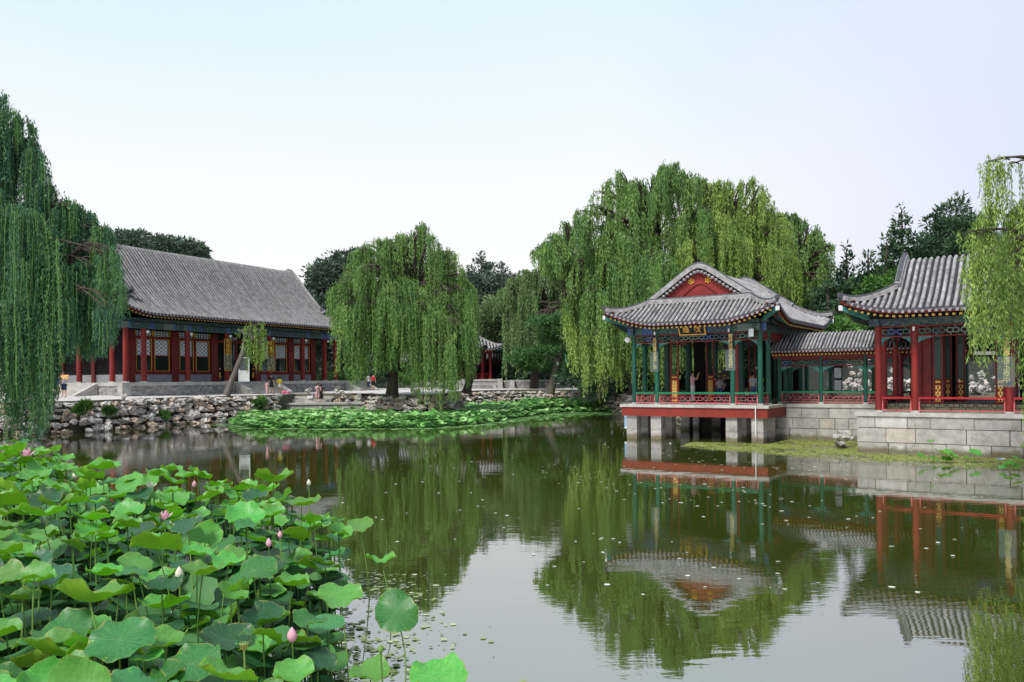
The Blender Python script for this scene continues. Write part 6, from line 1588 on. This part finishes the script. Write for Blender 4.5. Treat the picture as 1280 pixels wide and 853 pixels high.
# ------------------------------------------------------------------ people
def skin_mesh(name, verts, edges, radii, mat, parent, sub=1):
    me = bpy.data.meshes.new(name); me.from_pydata(verts, edges, []); o = bpy.data.objects.new(name, me); COL.objects.link(o)
    o.modifiers.new('s', 'SKIN'); 
    for i, d_ in enumerate(me.skin_vertices[0].data):
        r = radii[i]; d_.radius = (r, r) if not isinstance(r, tuple) else r; d_.use_root = (i == 0)
    m = o.modifiers.new('u', 'SUBSURF'); m.levels = sub; m.render_levels = sub
    dg = bpy.context.evaluated_depsgraph_get(); me2 = bpy.data.meshes.new_from_object(o.evaluated_get(dg)); bpy.data.objects.remove(o); bpy.data.meshes.remove(me)
    me2.materials.clear(); me2.materials.append(MATS[mat]); me2.name = name
    me2.polygons.foreach_set('use_smooth', [True]*len(me2.polygons)); return link(name, me2, parent)
def person(label, loc, rz, H, top='white', bottom=('trousers', 'navy'), arms=None, lean=0.0, legs=(.02, -.02), hair='short', hat=None, shoes='cloth_black', sleeve=True, extra=None, group=None, hips=0.0):
    """faces local -Y. arms: ((elbow xyz),(hand xyz)) right (x<0) then left, in units of the height"""
    root = empty('person', loc, rz); tag(root, label, 'person', group)
    A = arms or (((-.135, .01, .64), (-.14, -.04, .50)), ((.135, .01, .64), (.14, -.04, .50)))
    V = []; E_ = []; R_ = []
    def v(x, y, z, r, parent=None):
        # lean the upper body forward about the hips
        if z > .53: a = lean; y2 = y*math.cos(a)-(z-.53)*math.sin(a); z2 = .53+(z-.53)*math.cos(a)+y*math.sin(a)*-1*0; y, z = y2, z2
        V.append((x*H, y*H, z*H)); R_.append((r[0]*H, r[1]*H) if isinstance(r, tuple) else r*H)
        if parent is not None: E_.append((parent, len(V)-1))
        return len(V)-1
    pel = v(0, 0, .53, (.075, .055)); sp = v(0, 0, .62, (.062, .045), pel); ch = v(0, 0, .72, (.075, .05), sp); cl = v(0, 0, .80, (.05, .04), ch)
    nk = v(0, 0, .845, .028, cl); hd = v(0, -.008, .885, .042, nk); h2 = v(0, -.008, .93, .052, hd); h3 = v(0, 0, .975, .035, h2)
    ns = v(0, -.055, .915, .010, h2)
    J = {}
    for sg, (el, ha), lg in ((-1, A[0], legs[0]), (1, A[1], legs[1])):
        s_ = v(sg*.095, 0, .79, .032, cl); e = v(*el, .024, s_); w = v(ha[0], ha[1], ha[2], .015, e)
        ev = Vector(ha)-Vector(el); ev.normalize(); pm = v(*(Vector(ha)+ev*.03), .017, w)
        sd = ev.cross(Vector((0, 1, .3))).normalized()
        for k in range(4):
            f = v(*(Vector(ha)+ev*(.058+.006*(k in (1, 2)))+sd*(k-1.5)*.011), .0055, pm); v(*(Vector(ha)+ev*(.078+.006*(k in (1, 2)))+sd*(k-1.5)*.012+Vector((0, -.006, 0))), .005, f)
        v(*(Vector(ha)+ev*.035+sd*.03), .006, w)
        hp = v(sg*.045, 0, .50, .052, pel); kn = v(sg*.052, lg*.6-.005, .28, .034, hp); an = v(sg*.055, lg+.01, .045, .019, kn); v(sg*.06, lg-.06, .02, .017, an); J[sg] = (s_, e, w, hp, kn, an)
    skin_mesh('body', V, E_, R_, 'skin', root, 1)
    def PV(i): return Vector(V[i])
    # shirt: torso loft and sleeves
    q = MB(); n = 14; rings = []
    col = 'cloth_'+top; dress = bottom[0] == 'dress'
    torso = [(.51, .088, .066), (.58, .080, .060), (.66, .080, .060), (.73, .092, .064), (.79, .098, .056), (.825, .055, .042), (.838, .034, .032)]
    if dress: torso = [(bottom[2] if len(bottom) > 2 else .30, .115, .09), (.42, .10, .08)]+torso
    vs = []
    for z, rx, ry in torso:
        for k in range(n):
            a = 2*PI*k/n; x = rx*math.cos(a); y = ry*math.sin(a)+hips*(.5-z)*(z < .5); z_ = z
            if z > .53: y2 = y*math.cos(lean)-(z-.53)*math.sin(lean); z_ = .53+(z-.53)*math.cos(lean); y = y2
            vs.append((x*H, y*H, z_*H))
    m = len(torso); q.add(vs, [(i*n+k, i*n+(k+1) % n, (i+1)*n+(k+1) % n, (i+1)*n+k) for i in range(m-1) for k in range(n)], col, .5, True)
    for sg in (-1, 1):
        s_, e, w, *_ = J[sg]; a = PV(s_); b = PV(e); st = a.lerp(PV(cl), .25)
        q.tube([st, a, a.lerp(b, .5), a.lerp(b, .8)], [.05*H, .044*H, .037*H, .036*H], col, 10, .5, cap=False)
    q.build('dress' if dress else 'shirt', root)
    if not dress:
        q = MB(); c2 = 'cloth_'+bottom[1]; kind = bottom[0]
        if kind == 'skirt':
            vs = []
            for z, rx, ry in ((.56, .078, .062), (.50, .09, .072), (.38, .115, .095)):
                for k in range(n): a = 2*PI*k/n; vs.append((rx*math.cos(a)*H, ry*math.sin(a)*H, z*H))
            q.add(vs, [(i*n+k, i*n+(k+1) % n, (i+1)*n+(k+1) % n, (i+1)*n+k) for i in range(2) for k in range(n)], c2, .5, True)
        else:
            vs = []
            for z, rx, ry in ((.565, .078, .060), (.52, .088, .066), (.47, .085, .068)):
                for k in range(n): a = 2*PI*k/n; vs.append((rx*math.cos(a)*H, ry*math.sin(a)*H, z*H))
            q.add(vs, [(i*n+k, i*n+(k+1) % n, (i+1)*n+(k+1) % n, (i+1)*n+k) for i in range(2) for k in range(n)], c2, .5, True)
            for sg in (-1, 1):
                hp, kn, an = J[sg][3:]; a, b, c = PV(hp), PV(kn), PV(an)
                if kind == 'shorts': q.tube([a+Vector((0, 0, .02*H)), a.lerp(b, .5), a.lerp(b, .92)], [.064*H, .058*H, .052*H], c2, 10, .5, cap=False)
                else: q.tube([a+Vector((0, 0, .02*H)), a.lerp(b, .5), b, b.lerp(c, .6), c], [.064*H, .054*H, .042*H, .034*H, .032*H], c2, 10, .5, cap=False)
        q.build({'shorts': 'shorts', 'skirt': 'skirt'}.get(kind, 'trousers'), root)
    # hair, eyes, shoes
    hc = PV(h2); q = MB(); q.ball(hc+Vector((0, .014*H, .016*H)), .063*H, 'hair', 12, (.96, 1, 1.0))
    if hair == 'long': q.ball(hc+Vector((0, .04*H, -.05*H)), .05*H, 'hair', 10, (1, .6, 1.5))
    if hair == 'bun': q.ball(hc+Vector((0, .05*H, .05*H)), .03*H, 'hair', 8)
    q.build('hair', root)
    q = MB()
    for sg in (-1, 1): q.ball(hc+Vector((sg*.02*H, -.052*H, -.006*H)), .007*H, 'hair', 6)
    q.ball(hc+Vector((0, -.05*H, -.035*H)), .010*H, 'cloth_red', 6, (1.4, .5, .5)); q.build('face', root)
    if hat:
        q = MB(); q.cyl(hc.x, hc.y, hc.z+.025*H, hc.z+.075*H, .066*H, .05*H, 'cloth_'+hat, 12); q.cyl(hc.x, hc.y-.0*H, hc.z+.022*H, hc.z+.03*H, .095*H, .09*H, 'cloth_'+hat, 12); q.build('hat', root)
    for sg in (-1, 1):
        an = PV(J[sg][5]); q = MB(); q.ball(an+Vector((sg*.004*H, -.035*H, -.018*H)), .034*H, shoes, 8, (.62, 1.6, .6)); q.build('shoe', root)
    return root
GP = 1.93
def at(px, py, d, z=None):
    p = W(px, py, d); p.z = z if z is not None else p.z; return p
# man with the tan cloth on the left quay
pz = at(80, 497, 53, 2.03)
person('person in grey shirt and navy shorts on the left quay stretching out a tan cloth', pz, math.radians(-14), 1.72, 'grey', ('shorts', 'navy'), arms=(((-.17, -.07, .74), (-.12, -.17, .79)), ((.18, -.05, .76), (.27, -.12, .80))), legs=(-.02, .03))
q = MB(); vs = []; n = 12
for j in range(5):
    for i in range(n): f = i/(n-1); vs.append((-.42+f*1.15, -.36-.03*math.sin(f*9), -.03*math.sin(f*7)*j+.0+f*.10-j*(.115-.03*f)))
q.add(vs, [(j*n+i, j*n+i+1, (j+1)*n+i+1, (j+1)*n+i) for j in range(4) for i in range(n-1)], 'cloth_tan', .5, True); o = q.build('cloth_sheet'); o.location = pz+Vector((0, 0, 1.42)); o.rotation_euler = (0, 0, math.radians(-14)); md = o.modifiers.new('th', 'SOLIDIFY'); md.thickness = .01; tag(o, 'tan cloth stretched out between the hands of the person in navy shorts', 'cloth')
person('person in olive trousers half hidden by the left willow strands', at(71, 499, 51, 2.0), math.radians(60), 1.62, 'blue', ('trousers', 'olive'), hair='short')
person('person in black dress walking with children below the hall steps', at(339.5, 491, 62, 2.0), math.radians(150), 1.62, 'black', ('dress', 'black', .33), hair='bun', legs=(-.05, .06))
person('small child in pink beside the person in the black dress', at(333.5, 491, 62, 2.0), math.radians(160), 1.05, 'pink', ('trousers', 'pink'), hair='bun', legs=(.04, -.04))
person('child in yellow top and white skirt below the hall steps', at(349.5, 490, 62.5, 2.0), math.radians(200), 1.36, 'yellow', ('skirt', 'white'), hair='bun', legs=(-.03, .04))
q = MB(); q.ball((0, 0, .12), .13, 'cloth_rose', 10, (1.6, 1, .9)); q.ball((.28, 0, .1), .10, 'cloth_rose', 10, (1.5, 1, .9)); q.ball((-.22, 0, .06), .06, 'cloth_black', 8); q.ball((.42, 0, .05), .05, 'cloth_black', 8); o = q.build('toy_car'); o.location = at(355, 491, 62, 2.0); tag(o, 'pink toy on the ground right of the child in yellow', 'toy')
person('person in pale pink clothes bending over on the stone landing', at(397, 503.5, 66.6, 1.18), math.radians(35), 1.66, 'pink', ('shorts', 'pink'), lean=.28, hair='bun', arms=(((-.13, -.12, .68), (-.08, -.22, .62)), ((.13, -.12, .68), (.08, -.22, .62))))
person('person in long black dress behind the pink one on the landing', at(401.5, 503, 67.2, 1.18), math.radians(190), 1.58, 'black', ('dress', 'black', .2), hair='long', lean=.1)
q = MB(); q.ball((0, 0, .16), .2, 'cloth_white', 10, (1.2, .8, .8)); q.ball((.12, 0, .34), .11, 'cloth_white', 8, (1, .7, 1)); q.ball((-.2, 0, .1), .1, 'cloth_white', 8); o = q.build('carrier_bag'); o.location = at(388.5, 499, 67.8, 1.44); tag(o, 'crumpled white carrier bag on the landing steps', 'bag')
person('person in beige clothes walking along the hall plinth', at(446, 488, 80, 2.04), math.radians(80), 1.75, 'beige', ('trousers', 'beige'), legs=(.06, -.07))
person('person in white and blue top walking ahead of the one in red', at(460.5, 488, 79, 2.04), math.radians(150), 1.6, 'white', ('trousers', 'navy'), legs=(.05, -.05))
person('person in red top walking under the central willow', at(466.5, 488, 78, 2.04), math.radians(170), 1.62, 'red', ('shorts', 'black'), legs=(-.05, .06), lean=.1)
# inside the green pavilion
FL = 1.70
person('person in long pink shirt holding up a phone in the pavilion', at(866, 503, 41.6, FL), math.radians(70), 1.66, 'pink', ('trousers', 'white'), arms=(((-.10, -.13, .70), (-.04, -.19, .86)), ((.10, -.13, .70), (.03, -.19, .86))), hair='long', lean=-.04)
q = MB(); q.box(-.04, .04, -.005, .005, -.08, .08, 'black_board'); q.box(-.036, .036, .0052, .0072, -.074, .074, 'paper_pane'); o = q.build('phone'); pp_ = at(866, 503, 41.6, FL); o.location = pp_+Vector((.35, -.1, 1.52)); o.rotation_euler = (0, 0, math.radians(70)); tag(o, 'phone held up by the person in the long pink shirt', 'phone')
# bag/paper near her: small white map
for px, d, h, tp, bt, lab, hr, ht in ((899.5, 45.5, 1.30, 'white', ('trousers', 'blue'), 'child in white top seated low at the pavilion rail, left of a yellow hat', 'short', None),
        (905.5, 46.5, 1.42, 'beige', ('trousers', 'navy'), 'child in a pale hat in the pavilion crowd', 'short', 'yellow'), (894.5, 46.2, 1.34, 'red', ('trousers', 'navy'), 'child in dark red at the left of the pavilion crowd', 'short', None),
        (897.5, 47.4, 1.40, 'yellow', ('shorts', 'navy'), 'child in yellow behind the child in white', 'short', 'yellow'), (910, 45.6, 1.45, 'black', ('trousers', 'black'), 'person in black behind the second couplet column', 'short', None),
        (941.5, 42.2, 1.5, 'white', ('trousers', 'blue'), 'child in a white shirt standing between the two right front columns of the pavilion', 'short', None), (956.5, 43.6, 1.45, 'yellow', ('trousers', 'beige'), 'child in a yellow shirt behind the right corner column of the pavilion', 'short', None)):
    person(lab, at(px, 500, d, FL), math.radians(random.uniform(-30, 30)), h, tp, bt, hair=hr, hat=ht)
